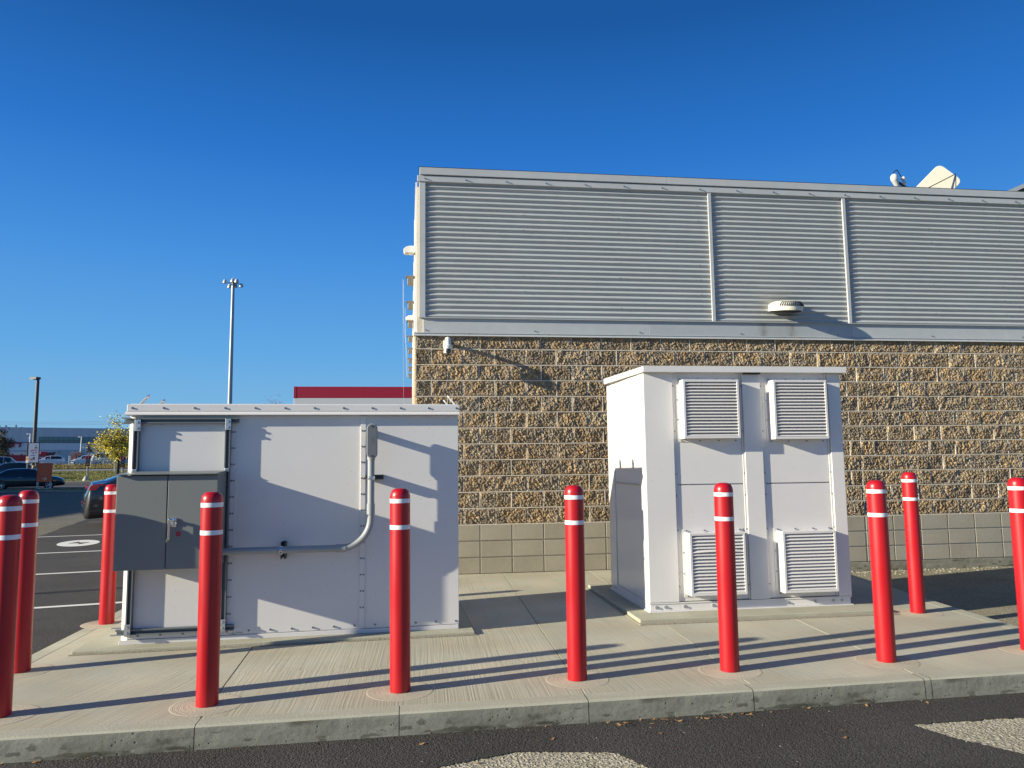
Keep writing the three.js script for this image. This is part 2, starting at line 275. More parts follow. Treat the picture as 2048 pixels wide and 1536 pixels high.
// ------------------------------------------------------------------ concrete island
const frontZ = (x) => 5.214 - .0265 * (x + 2.151);
const rightX = (z) => z > 3.89 ? lerp(4.864, 4.75, (z - 3.89) / 1.15) : z > 2.59 ? lerp(4.989, 4.864, (z - 2.59) / 1.3) : z > .98 ? lerp(5.187, 4.989, (z - .98) / 1.61) : lerp(5.30, 5.187, z / .98);
{
  const sl = thing('concrete_island', 'pale broom-finished concrete island carrying the bollards and white cabinets', 'pavement', [0, 0, 0]);
  sl.userData = { kind: 'structure' };
  const band = .125, gap = .003;
  // joints: x at front and x at back
  const J = [[-2.857, -2.86], [-1.205, -1.36], [.975, 1.095], [2.022, 2.19], [3.15, 3.45], [99, 99]];
  for (let i = 0; i < 5; i++) {
    const [f0, b0] = J[i], [f1, b1] = J[i + 1], last = i === 4, back = i === 0 ? -1.2 : .012;
    const xl = (z) => lerp(b0, f0, z / 5.1) + (i ? gap : band), xr = (z) => last ? rightX(z) - band : lerp(b1, f1, z / 5.1) - gap;
    const ff = (x) => frontZ(x) - band, pts = [[xl(5.1), ff(xl(5.1))], [xr(5.05), ff(xr(5.05))]];
    if (last) for (const z of [3.89, 2.59, .98, .012]) pts.push([xr(z), z]);
    else if (i === 0) pts.push([xr(.012), .012], [-.02, .012], [-.02, back]); else pts.push([xr(back), back]);
    pts.push([xl(back), back]);
    const g = poly(pts, .03, S, .0025), m = M.broom.clone(); m.map = T.broom.clone(); m.bumpMap = T.broomBump.clone();
    for (const t of [m.map, m.bumpMap]) { t.rotation = [.30, .02, -.05, -.09, -.06][i]; t.offset.set(i * .37, i * .21); t.needsUpdate = true; }
    part('slab_panel', g, m, sl);
  }
  // trowelled edging with the formed kerb face under it, cut at every joint
  const cuts = [-2.857, -1.203, -.121, .967, 1.991, 3.14, 3.187, 4.735];
  for (let i = 0; i < cuts.length - 1; i++) {
    const x0 = cuts[i] + (i ? .0022 : 0), x1 = cuts[i + 1] - .0022, n = 10, pos = [], uvs = [], idx = [], prof = [[-band, S], [-.022, S], [-.010, S - .0035], [-.003, S - .011], [0, S - .024], [.003, S * .5], [.006, 0]];
    for (let j = 0; j <= n; j++) { const x = lerp(x0, x1, j / n); prof.forEach(([dz, y], k) => { const w = k > 1 && k < 6 ? .0022 * (fbm(x * 9 + 40, k * 3.3, 3, 256) - .5) : 0; pos.push(x, y, frontZ(x) + dz + w); uvs.push(x, k < 3 ? dz : y + dz * .2); }); }
    const c = prof.length; for (let j = 0; j < n; j++) for (let k = 0; k < c - 1; k++) { const a = j * c + k, b = a + c; idx.push(a, a + 1, b, a + 1, b + 1, b); }
    const topN = []; const faceN = []; for (let j = 0; j < n; j++) for (let k = 0; k < c - 1; k++) { const o = ((j * (c - 1)) + k) * 6; (k < 3 ? topN : faceN).push(...idx.slice(o, o + 6)); }
    const mk = (ix) => { const g = new THREE.BufferGeometry(); g.setAttribute('position', new THREE.Float32BufferAttribute(pos, 3)); g.setAttribute('uv', new THREE.Float32BufferAttribute(uvs, 2)); g.setIndex(ix); g.computeVertexNormals(); return g; };
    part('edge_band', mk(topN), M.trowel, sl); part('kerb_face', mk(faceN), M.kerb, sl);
  }
  // right and left edges
  for (let i = 0; i < 3; i++) { const zs = [[.012, 1.6], [1.606, 3.4], [3.406, 4.905]][i]; const q = [zs[0], ...[.98, 2.59, 3.89].filter((z) => z > zs[0] && z < zs[1]), zs[1]]; part('edge_band', poly([...q.map((z) => [rightX(z) - band, z]), ...q.reverse().map((z) => [rightX(z), z])], 0, S, .006), M.trowel, sl); }
  part('edge_band', poly([[-2.857, -1.2], [-2.735, -1.2], [-2.735, 5.1], [-2.857, 5.1]], 0, S, .006), M.trowel, sl);
  part('slab_base', [span(-2.84, -.03, .002, .045, -1.19, 5.08), span(-.03, 4.70, .002, .045, .02, 4.95)], M.dark, sl);
  // trowelled ring marks round each bollard foot are added with the bollards
}
// housekeeping pads
const AL = .0345, A_POS = [-2.265, S, 3.30];
{
  const a = thing('equipment_pad', 'low concrete pad under the long white cabinet', 'concrete pad', A_POS, AL, 'raised concrete pads');
  part('pad', span(-.285, 2.72, .002, .027, -1.2, .135, .006), M.pad, a);
  part('sealant_joint', [span(-.30, 2.735, .0015, .006, .137, .157), span(2.722, 2.738, .0015, .005, -1.2, .14)], mat(.30, .27, .2, .95, { bumpMap: T.blockBump, bumpScale: .006 }), a);
  const b = thing('equipment_pad', 'low concrete pad under the tall louvred white cabinet', 'concrete pad', [0, S, 0], 0, 'raised concrete pads');
  part('pad', span(1.88, 4.215, .002, .037, 1.31, 3.205, .008), M.pad, b);
  part('sealant_joint', [span(1.862, 4.23, .0015, .010, 3.207, 3.26), span(1.858, 1.878, .0015, .006, 1.31, 3.2)], mat(.32, .29, .22, .95, { bumpMap: T.blockBump, bumpScale: .008 }), b);
}

// ------------------------------------------------------------------ store building
{
  const st = thing('store_building', 'store with split-face block wall below and grey corrugated metal above', 'building', [0, 0, 0]);
  const y0 = S, B = .2032, ROW = (j) => y0 + 2.843 - B * j, CJ = 6.045, END = 16;
  part('wall', [span(.02, END, 0, 5.12, -.34, -.0115), span(.02, .3, 0, 5.12, -14, -.34), span(END - .3, END, 0, 5.12, -14, -.34), span(.3, END - .3, 0, 5.12, -14, -13.7)], M.mortar, st);
  part('roof', span(.02, END, 5.0, 5.12, -13.7, -.34), mat(.2, .2, .2, .9), st);
  part('mortar', span(.002, END, ROW(14), ROW(11), -.02, -.0045), M.mortar, st);
  const joints = []; for (let j = -1; j <= 11; j++) joints.push(span(.004, END, ROW(j) - .0054, ROW(j) + .0054, -.011, .0115));
  const head = (x, j) => joints.push(span(x - .0054, x + .0054, ROW(j + 1) + .0055, ROW(j) - .0055, -.011, .0108 + rr(-.002, .0012)));
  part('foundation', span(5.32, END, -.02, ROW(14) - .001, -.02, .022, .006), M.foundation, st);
  // split blocks: a few rough-broken faces shared out along the courses
  const W = B * 2 - .0095, H = B - .0095;
  const mk = (k) => {
    const nx = 54, ny = 27, pos = [], uv = [], col = [], idx = [], tilt = rr(-.006, .006), lean = rr(-.004, .006), c0 = rnd(), hue = rnd();
    for (let j = 0; j <= ny; j++) for (let i = 0; i <= nx; i++) {
      const s = i / nx, t = j / ny, X = s * W, Y = t * H, a = k * 7.3, e = smooth(-.003, .013, Math.min(X, W - X, Y, H - Y));
      const big = fbm(X * 9 + a, Y * 9 + a * 2, 2, 256) - .5, mid = Math.abs(fbm(X * 30 + a * 3, Y * 26 + a, 2, 256) - .5) * 2, fine = fbm(X * 80 + a, Y * 80 + a * 5, 2, 256) - .5;
      const z = .001 + e * (.0105 + .022 * big + .014 * (mid - .35) + .024 * fine + tilt * (s - .5) * 2 + lean * (t - .5) * 2);
      pos.push(X - W / 2, Y - H / 2, Math.max(z, -.009)); uv.push(X + k * .113, Y + k * .071);
      const g = fbm(X * 16 + a * 2, Y * 16 + 50 + a, 3, 256), r = lerp(.80, 1.12, clamp((g - .3) * 2.4)), w = clamp((fbm(X * 11 + a * 4, Y * 11 + 9, 2, 256) - .40) * 3.0 + hue * .35 - .15);
      col.push(r * lerp(.94, 1.10, w), r * lerp(.95, .99, w), r * lerp(.97, .82, w));
    }
    for (let j = 0; j < ny; j++) for (let i = 0; i < nx; i++) { const a = j * (nx + 1) + i, b = a + nx + 1; idx.push(a, a + 1, b, a + 1, b + 1, b); }
    // returns back into the joint
    const edge = []; for (let i = 0; i <= nx; i++) edge.push(i); for (let j = 1; j <= ny; j++) edge.push(j * (nx + 1) + nx); for (let i = nx - 1; i >= 0; i--) edge.push(ny * (nx + 1) + i); for (let j = ny - 1; j >= 0; j--) edge.push(j * (nx + 1));
    const base = pos.length / 3; edge.forEach((e) => { pos.push(pos[e * 3], pos[e * 3 + 1], -.0112); uv.push(uv[e * 2], uv[e * 2 + 1]); col.push(.9, .9, .9); });
    for (let i = 0; i < edge.length - 1; i++) idx.push(edge[i + 1], edge[i], base + i, edge[i + 1], base + i, base + i + 1);
    const g = new THREE.BufferGeometry(); g.setAttribute('position', new THREE.Float32BufferAttribute(pos, 3)); g.setAttribute('uv', new THREE.Float32BufferAttribute(uv, 2)); g.setAttribute('color', new THREE.Float32BufferAttribute(col, 3)); g.setIndex(idx); g.computeVertexNormals();
    return g;
  };
  const tones = [[1, 1, 1], [.90, .89, .88], [1.06, 1.03, .99], [.95, .97, 1.0], [1.10, 1.10, 1.08], [.84, .83, .84], [1.02, .98, .93]].map((c) => { const m = M.split.clone(); m.color.setRGB(.88 * c[0], .89 * c[1], .90 * c[2]); return m; });
  const faces = Array.from({ length: 18 }, (_, k) => mk(k)); let last = -1; const far = [];
  const lay = (x0, x1, j) => {
    head(x0 < .001 ? .0052 : x0, j); let k; do k = (rnd() * faces.length) | 0; while (k === last); last = k;
    const w = x1 - x0 - .0095, flip = rnd() < .5 ? Math.PI : 0, cx = (x0 + x1) / 2, cy = ROW(j) - B / 2;
    if (x0 > 9.3) { far.push(std(faces[k].clone().rotateZ(flip).scale(w / W, 1, 1).translate(cx, cy, 0))); return; }
    const m = new THREE.Mesh(faces[k], tones[(rnd() * tones.length) | 0]); m.name = 'split_block'; m.castShadow = m.receiveShadow = true; m.position.set(cx, cy, 0); m.rotation.z = flip; m.scale.x = w / W; st.add(m);
  };
  for (let j = -1; j < 11; j++) {
    const odd = j % 2 === 0; let x = 0;
    if (odd) { lay(0, B, j); x = B; }
    while (x < CJ - .01) { const e = Math.min(x + 2 * B, CJ - .004); lay(x, e, j); x = e === CJ - .004 ? CJ : e; }
    x = CJ + .006; if (odd) { lay(x, 6.2528, j); x = 6.2528; } else { lay(x, 6.456, j); x = 6.456; }
    while (x < END - .4) { lay(x, x + 2 * B, j); x += 2 * B; }
  }
  part('mortar', joints, M.mortar, st);
  part('split_block_course', far, M.split, st, { kind: 'stuff' });
  // smooth blocks, stack bond with raked joints
  const sm = [0, 1, 2].map((k) => { const g = metres(new RoundedBoxGeometry(2 * B - .013, B - .013, .05, 2, .005)); const uv = g.attributes.uv; for (let i = 0; i < uv.count; i++) uv.setXY(i, uv.getX(i) + k * .4, uv.getY(i) + k * .27); return g; });
  const smFar = [];
  const laySmooth = (x0, x1, j) => {
    const g = sm[(rnd() * 3) | 0], s = (x1 - x0 - .013) / (2 * B - .013);
    if (x0 > 9.3) { smFar.push(std(g.clone().translate((x0 + x1) / 2, ROW(j) - B / 2, -.013))); return; }
    const m = new THREE.Mesh(g, M.block); m.name = 'smooth_block'; m.castShadow = m.receiveShadow = true; m.scale.x = s; m.position.set((x0 + x1) / 2, ROW(j) - B / 2, -.013 + rr(-.0008, .0008)); st.add(m);
  };
  for (let j = 11; j < 14; j++) { let x = 0; while (x < CJ - .01) { const e = Math.min(x + 2 * B, CJ - .004); laySmooth(x, e, j); x = e === CJ - .004 ? CJ : e; } x = CJ + .006; laySmooth(x, 6.456, j); x = 6.456; while (x < END - .4) { laySmooth(x, x + 2 * B, j); x += 2 * B; } }
  part('smooth_block_course', smFar, M.block, st, { kind: 'stuff' });
  // the side wall, seen edge on: block ends then painted metal
  for (let j = -1; j < 14; j++) part('corner_block', span(-.012, .03, ROW(j + 1) + .004, ROW(j) - .004, -.42 + (j & 1 ? .2 : 0), -.014, .004), mat(.50, .36, .22, .9, { bumpMap: T.blockBump, bumpScale: .002 }), st);
  part('side_wall', span(-.006, .02, 0, y0 + 3.02, -13.9, -.42), mat(.44, .33, .21, .9), st);
  part('side_cladding', [span(-.004, .02, y0 + 3.05, y0 + 5.06, -13.9, -.03), ...Array.from({ length: 5 }, (_, i) => span(-.012, .0, y0 + 3.05, y0 + 5.06, -1.6 - i * 2.4, -1.56 - i * 2.4))], M.wallWhite, st);
  // corrugated siding in bays
  const P = .0688, D = .0142, yb = y0 + 3.255, yt = y0 + 5.07;
  const bay = (x0, x1) => {
    const step = .11, nx = Math.max(2, Math.round((x1 - x0) / step)), per = 12, ny = Math.round((yt - yb) / P * per), pos = [], uv = [], col = [], idx = [];
    for (let j = 0; j <= ny; j++) for (let i = 0; i <= nx; i++) {
      const x = lerp(x0, x1, i / nx), y = yb + j * P / per, ph = j / per * Math.PI * 2, sn = Math.sin(ph), z = .010 + D * sn + .0016 * (fbm(x * 1.3 + 5, y * 2 + 9, 2, 256) - .5);
      pos.push(x, y, z); uv.push(x, y);
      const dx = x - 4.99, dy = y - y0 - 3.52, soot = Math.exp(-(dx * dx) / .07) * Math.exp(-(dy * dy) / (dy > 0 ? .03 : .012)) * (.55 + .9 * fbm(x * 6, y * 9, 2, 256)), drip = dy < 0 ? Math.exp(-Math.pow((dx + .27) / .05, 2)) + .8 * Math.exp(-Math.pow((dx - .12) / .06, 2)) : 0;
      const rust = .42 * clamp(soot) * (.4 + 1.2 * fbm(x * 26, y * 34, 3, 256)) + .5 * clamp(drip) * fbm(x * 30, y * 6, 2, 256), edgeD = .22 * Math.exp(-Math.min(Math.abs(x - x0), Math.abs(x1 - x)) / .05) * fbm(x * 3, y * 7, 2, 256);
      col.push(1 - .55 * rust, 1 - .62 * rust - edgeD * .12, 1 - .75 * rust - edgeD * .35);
    }
    for (let j = 0; j < ny; j++) for (let i = 0; i < nx; i++) { const a = j * (nx + 1) + i, b = a + nx + 1; idx.push(a, a + 1, b, a + 1, b + 1, b); }
    const g = new THREE.BufferGeometry(); g.setAttribute('position', new THREE.Float32BufferAttribute(pos, 3)); g.setAttribute('uv', new THREE.Float32BufferAttribute(uv, 2)); g.setAttribute('color', new THREE.Float32BufferAttribute(col, 3)); g.setIndex(idx); g.computeVertexNormals();
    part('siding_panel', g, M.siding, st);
  };
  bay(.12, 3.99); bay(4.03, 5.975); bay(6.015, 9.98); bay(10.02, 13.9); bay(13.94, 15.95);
  for (const x of [4.009, 5.992, 10, 13.92]) part('batten', span(x - .024, x + .024, yb - .012, yt, .010, .040, .004), M.trim, st);
  part('corner_trim', span(.045, .128, yb - .012, yt + .012, -.01, .036, .005), M.trim, st);
  part('fascia_strip', span(.02, END, y0 + 5.047, y0 + 5.128, -.02, .048, .004), M.trim, st);
  part('coping', [span(.05, 3.4, y0 + 5.137, y0 + 5.232, -.16, .066, .004), span(3.402, 9.0, y0 + 5.137, y0 + 5.2325, -.16, .065, .004), span(9.002, END, y0 + 5.137, y0 + 5.232, -.16, .066, .004)], M.trim, st);
  part('coping_cap', span(.04, END, y0 + 5.235, y0 + 5.246, -.17, .05), M.dark, st);
  // flashing under the siding, in three lengths, stained below the hood
  const stain = texture(128, 1, (u, v) => { const x = 3.1 + u * 2.93, k0 = 174 + 10 * (fbm(u * 20, v * 4, 3, 20) - .5), dx = x - 4.99, s = clamp((.85 * Math.exp(-Math.pow((dx + .27) / .05, 2)) + .75 * Math.exp(-Math.pow((dx - .14) / .045, 2)) + .3 * Math.exp(-dx * dx / .08)) * (.25 + 1.0 * fbm(u * 70, v * 3, 4, 70))), sp = lat((u * 900) | 0, (v * 60) | 0) > .996 && Math.abs(dx) < .6 ? .5 : 0, q = clamp(s * .36 + sp); return [lerp(k0 - 3, 84, q), lerp(k0 + 1, 76, q), lerp(k0 + 3, 60, q)]; }, true, 1024);
  stain.repeat.set(1 / 2.93, 1 / .2); stain.offset.set(-3.1 / 2.93, -(y0 + 3.05) / .2);
  part('flashing', span(.10, 3.098, y0 + 3.0588, y0 + 3.252, -.02, .006, .003), M.trim, st);
  part('flashing', span(3.10, 6.03, y0 + 3.0588, y0 + 3.252, -.02, .0065, .003), mat(.95, .96, .98, .45, { map: stain, bumpMap: T.paintBump, bumpScale: .004 }), st);
  part('flashing', span(6.032, END, y0 + 3.0588, y0 + 3.252, -.02, .006, .003), M.trim, st);
  part('siding_drip', span(.12, END, yb - .014, yb - .004, -.01, .040, .002), M.trim, st);
  const drip = (a, b) => metres(new THREE.ExtrudeGeometry(new THREE.Shape([[-.02, 3.008], [.054, 3.008], [.054, 3.0115], [.029, 3.029], [.013, 3.031], [.013, 3.046], [.022, 3.048], [.022, 3.051], [.008, 3.0585], [-.02, 3.0585]].map(([z, y]) => new THREE.Vector2(-z, y0 + y))), { depth: b - a, bevelEnabled: false }).rotateY(Math.PI / 2).translate(a, 0, 0));
  for (const [a, b] of [[-.02, 3.098], [3.1, 6.03], [6.032, END]]) part('drip_ledge', drip(a, b), M.trim, st);
  const sc = [];
  for (let x = .12; x < 12; x += .535) sc.push(screw(x, y0 + 5.085, .048, .008, .022));
  for (let x = .13; x < 12; x += 1.42) sc.push(screw(x, y0 + 3.09, .0065, .008, .012));
  for (const x of [1.42, 2.72, 3.84, 4.2, 5.86, 6.15, 7.3, 8.4]) for (let r = 2; r < 26; r += 1 + (r % 3)) if (rnd() < .7) sc.push(screw(x + rr(-.01, .01), yb + P * (r + .25), .0235, .006, .006));
  part('screws', sc, M.screw, st, { kind: 'stuff' });
  // sloped roof structure further back at the right
  const gb = new THREE.Shape([[0, 0], [4.5, 1.9], [4.5, 0]].map((p) => new THREE.Vector2(...p)));
  part('rooftop_screen', metres(new THREE.ExtrudeGeometry(gb, { depth: 4, bevelEnabled: false }).translate(10.35, 6.12, -6.2)), mat(.13, .11, .085, .7), st);
  part('rooftop_screen', Array.from({ length: 12 }, (_, i) => { const g = new THREE.BoxGeometry(5.0, .03, .03); return metres(place(g, 10.35 + 2.25 + .15, 6.12 + .93 - i * .14, -2.19, 0, 0, .4)); }), mat(.28, .24, .18, .6), st);
  part('rooftop_trim', metres(place(new THREE.BoxGeometry(5.1, .07, 4.2), 12.62, 7.1, -4.2, 0, 0, .4)), M.trim, st);
}

// hood vent on the siding
{
  const h = thing('vent_hood', 'round cream vent hood with slots on the corrugated siding', 'vent hood', [5.005, S + 3.405, .02]); h.rotation.x = .13;
  const prof = [[.215, .0], [.225, .012], [.225, .07], [.205, .105], [.15, .128], [.08, .138], [0, .14]].map((p) => new THREE.Vector2(...p));
  part('hood', place(new THREE.LatheGeometry(prof, 40), 0, 0, .08), M.cream, h);
  part('rim', cyl(.222, .222, .014, 0, .004, .08, 40), M.cream, h);
  part('underside', cyl(.205, .205, .01, 0, -.008, .08, 40), M.dark, h);
  for (let i = 0; i < 16; i++) { const a = -.75 + i * .125; part('slot', place(new THREE.BoxGeometry(.011, .075, .014).rotateZ(-.35).rotateX(-.62).rotateY(a), Math.sin(a) * .212, .088, .08 + Math.cos(a) * .212), M.dark, h); }
  part('bracket', [span(-.2, -.06, .02, .09, -.03, .1, .01), span(-.222, -.205, .03, .07, .06, .13, .004)], M.cream, h);
}
// dome camera
{
  const c = thing('security_camera', 'white dome security camera under the metal flashing', 'camera', [.40, S + 2.755, .31]);
  part('mount', [span(-.045, .045, .10, .20, -.31, -.285, .01), tube([[0, .15, -.29], [0, .175, -.2], [0, .185, -.08], [0, .17, 0]], .024, 20, 12)], M.wallWhite, c);
  part('housing', new THREE.LatheGeometry([[0, .19], [.028, .188], [.036, .17], [.04, .10], [.06, .088], [.062, .075], [.056, .07], [.054, .045], [.05, .04]].map((p) => new THREE.Vector2(...p)), 28), M.wallWhite, c);
  part('shroud', [cyl(.05, .048, .05, 0, .018, -.006, 24), span(-.05, .05, -.01, .02, -.05, -.01, .008)], M.wallWhite, c);
  part('lens', place(new THREE.SphereGeometry(.036, 20, 14), .004, .015, .022), M.glassDark, c);
}
// lamps and heaters on the side wall
{
  const floods = [[-.25, 4.33, 'white rounded wall lamp high on the side wall nearest the corner'], [-5.4, 4.42, 'white rounded wall lamp further along the side wall']];
  floods.forEach(([z, y, label]) => {
    const f = thing('wall_lamp', label, 'wall lamp', [-.004, y, z], 0, 'white lamps on the side wall'); f.scale.setScalar(.62);
    const s = new THREE.Shape(); s.moveTo(0, -.06); s.lineTo(-.2, -.06); s.quadraticCurveTo(-.245, -.04, -.235, 0); s.quadraticCurveTo(-.2, .055, -.12, .068); s.lineTo(0, .072); s.lineTo(0, -.06);
    part('housing', new THREE.ExtrudeGeometry(s, { depth: .2, bevelEnabled: true, bevelSize: .01, bevelThickness: .01, bevelSegments: 2 }).translate(0, 0, -.1), M.wallWhite, f);
    part('lens', span(-.215, -.13, -.074, -.062, -.08, .105, .003), mat(.6, .55, .42, .2), f);
  });
  let first;
  for (let i = 0; i < 8; i++) {
    const z = -.7 - 1.63 * i;
    if (!first) {
      first = thing('wall_light', 'brown ribbed downlight on the side wall, nearest the corner', 'wall light', [-.004, 4.0, z], 0, 'ribbed downlights along the side wall');
      part('arm', span(-.15, .0, .075, .10, -.05, .05, .004), mat(.16, .13, .10, .5), first);
      part('lamp_body', [span(-.12, -.02, -.035, .075, -.055, .055, .01), ...[0, 1, 2, 3].map((k) => span(-.115 + k * .026, -.105 + k * .026, -.035, .074, .054, .062, .002))], mat(.22, .19, .16, .5), first); first.scale.set(.85, .95, 1);
    } else {
      const o = first.clone(); o.name = numbered('wall_light'); o.position.z = z; scene.add(o);
      o.userData = { category: 'wall light', group: 'ribbed downlights along the side wall', label: ['', 'brown ribbed downlight, second from the wall corner', 'brown ribbed downlight, third from the wall corner', 'brown ribbed downlight, fourth from the wall corner', 'brown ribbed downlight, fifth from the wall corner', 'brown ribbed downlight, sixth from the wall corner', 'brown ribbed downlight, seventh from the wall corner', 'brown ribbed downlight farthest along the side wall'][i] };
    }
  }
  const w = part('cable', [tube([[-.16, 4.05, -.7], [-.155, 3.5, -1.2], [-.1, 3.0, -1.7], [-.12, 2.9, -2.3], [-.15, 4.0, -2.35]], .0014, 30, 6), tube([[-.17, 4.05, -.7], [-.17, 2.2, -3.4], [-.15, 1.9, -6]], .0011, 30, 6)], M.wallWhite);
  w.userData = { label: 'thin white cable looping down from the side wall lights', category: 'cable' };
}
// dish on the roof
{
  const d = thing('satellite_dish', 'cream rounded satellite dish standing behind the roof edge', 'satellite dish', [9.18, 5.12, -2.1]);
  const w = 1.0, hh = .48, r = .11, s = new THREE.Shape(); s.moveTo(-w / 2 + r, -hh / 2); s.lineTo(w / 2 - r, -hh / 2); s.quadraticCurveTo(w / 2, -hh / 2, w / 2, -hh / 2 + r); s.lineTo(w / 2, hh / 2 - r); s.quadraticCurveTo(w / 2, hh / 2, w / 2 - r, hh / 2); s.lineTo(-w / 2 + r, hh / 2); s.quadraticCurveTo(-w / 2, hh / 2, -w / 2, hh / 2 - r); s.lineTo(-w / 2, -hh / 2 + r); s.quadraticCurveTo(-w / 2, -hh / 2, -w / 2 + r, -hh / 2);
  const g = new THREE.ExtrudeGeometry(s, { depth: .03, bevelEnabled: true, bevelSize: .008, bevelThickness: .008, bevelSegments: 2, steps: 1 });
  // long edge runs up to the right, short edge down to the right; the face looks to the left and towards the viewer
  const e1 = new THREE.Vector3(.72, .69, .05).normalize(), nn = new THREE.Vector3(-.22, .16, .96), e2 = nn.clone().cross(e1).normalize(), n2 = e1.clone().cross(e2).normalize();
  g.applyMatrix4(new THREE.Matrix4().makeBasis(e1, e2, n2)).translate(-.15, 1.05, 0);
  part('reflector', g, M.cream, d).material = mat(.72, .68, .56, .5);
  part('mast', [cyl(.04, .04, .95, .05, .47, -.12, 14), rod([.05, .9, -.12], [.0, .98, -.02], .03)], M.strut, d);
  part('stay_rod', [rod([.27, 1.36, .09], [-.40, 1.02, .24], .008), rod([.27, 1.36, .09], [.12, .95, .16], .004)], M.black, d);
  part('feed_arm', [rod([-.05, .72, .05], [-1.02, 1.05, .35], .022), tube([[-1.15, 1.19, .4], [-1.08, 1.25, .4], [-1.03, 1.20, .39], [-1.0, 1.16, .38], [-.94, 1.15, .36]], .008, 16, 6)], M.black, d);
  part('feed_horn', [place(new THREE.SphereGeometry(.058, 16, 12).scale(1.05, 1.2, 1), -1.12, 1.12, .38), rod([-1.12, 1.10, .38], [-1.04, .98, .34], .058, .035, 14), place(new THREE.SphereGeometry(.04, 12, 8), -.94, 1.12, .36), place(new THREE.SphereGeometry(.035, 12, 8), -.92, 1.05, .35)], mat(.62, .62, .6, .5), d);
}

// ------------------------------------------------------------------ long white cabinet
{
  const A = thing('equipment_cabinet', 'long low white metal cabinet with bolted seams and lifting lugs', 'cabinet', A_POS, AL);
  const L = 2.605, D = -.85, b0 = .027;
  part('body', span(.056, L - .006, b0 + .03, 1.80, D, -.012, .004), M.paint, A);
  part('front_panel', span(.057, .755, .066, 1.785, -.014, 0, .003), M.paint, A);
  part('front_panel', span(.757, 1.800, .066, 1.785, -.014, -.0015, .003), M.paint, A);
  part('front_panel', span(1.802, L, .066, 1.785, -.014, .0, .003), M.paint, A);
  part('corner_post', poly([[0, -.07], [0, -.034], [.006, -.028], [.048, -.003], [.055, -.0015], [.055, -.07]], .030, 1.785), M.paint, A);
  part('seam_strip', span(.756, .826, .066, 1.782, -.002, .004, .0015), M.paint, A);
  part('seam_strip', span(1.797, 1.840, .066, 1.782, -.002, .010, .003), M.paint, A);
  part('base_rail', span(-.004, L - .004, b0, .062, D, .004, .003), M.paint, A);
  part('lid', [span(-.004, L + .010, 1.815, 1.872, D - .03, .040, .006), metres(new THREE.ExtrudeGeometry(new THREE.Shape([[D - .04, 1.786], [.060, 1.786], [.060, 1.794], [.036, 1.8149], [D - .04, 1.8149]].map(([z, y]) => new THREE.Vector2(-z, y))), { depth: L + .020, bevelEnabled: false }).rotateY(Math.PI / 2).translate(-.014, 0, 0))], M.paint, A);
  part('roof_sheet', span(.02, L - .01, 1.85, 1.878, D, .02, .004), M.paint, A);
  const lugShape = () => { const s = new THREE.Shape(); s.moveTo(-.03, 0); s.lineTo(.03, 0); s.lineTo(.03, .07); s.absarc(0, .07, .03, 0, Math.PI, false); s.lineTo(-.03, 0); const h = new THREE.Path(); h.absarc(0, .066, .013, 0, Math.PI * 2, true); s.holes.push(h); return new THREE.ExtrudeGeometry(s, { depth: .007, bevelEnabled: false }).translate(0, 0, -.0035).rotateY(Math.PI / 2); };
  for (const [x, dir] of [[.012, 1], [L - .006, -1]]) for (const z of [-.25, -.69]) part('lifting_lug', [span(x - .0035, x + .0035, 1.84, 1.90, z - .03, z + .03, .001), place(lugShape(), x, 1.898, z, 0, 0, -.72 * dir)], M.paint, A);
  const sc = [];
  for (let i = 0; i < 12; i++) sc.push(screw(.036 + i * .2318, 1.843, .040, .009, .008));
  for (let i = 0; i < 12; i++) { const y = 1.652 - i * .1296; for (const x of [.785, .803]) sc.push(screw(x, y, .004, .0075, .005)); for (const x of [1.808, 1.829]) sc.push(screw(x, y + .006, .010, .0075, .005)); }
  for (let i = 0; i < 16; i++) sc.push(screw(.13 + i * .1632, .091, 0, .0085, .010));
  for (const x of [.2, .36]) sc.push(screw(x, .118, 0, .006, .006));
  part('screws', sc, M.screw, A, { kind: 'stuff' });
  // a few drips of grout at the foot
  part('grout_drip', [span(.79, .84, .068, .078, -.002, .004, .002), span(.85, .90, .076, .082, -.002, .0035, .0015)], M.pad, A);
}
// channel of strut steel, open towards +z, along y
const channel = (x, y0, y1, z, w = .041, d = .045) => [span(x - w / 2, x + w / 2, y0, y1, z, z + .003), span(x - w / 2, x - w / 2 + .003, y0, y1, z + .003, z + d), span(x + w / 2 - .003, x + w / 2, y0, y1, z + .003, z + d), span(x - w / 2 + .003, x - w / 2 + .009, y0, y1, z + d - .004, z + d), span(x + w / 2 - .009, x + w / 2 - .003, y0, y1, z + d - .004, z + d)];
const channelX = (x0, x1, y, z, w = .041, d = .045) => [span(x0, x1, y - w / 2, y + w / 2, z, z + .003), span(x0, x1, y - w / 2, y - w / 2 + .003, z + .003, z + d), span(x0, x1, y + w / 2 - .003, y + w / 2, z + .003, z + d), span(x0, x1, y - w / 2 + .003, y - w / 2 + .009, z + d - .004, z + d), span(x0, x1, y + w / 2 - .009, y + w / 2 - .003, z + d - .004, z + d)];
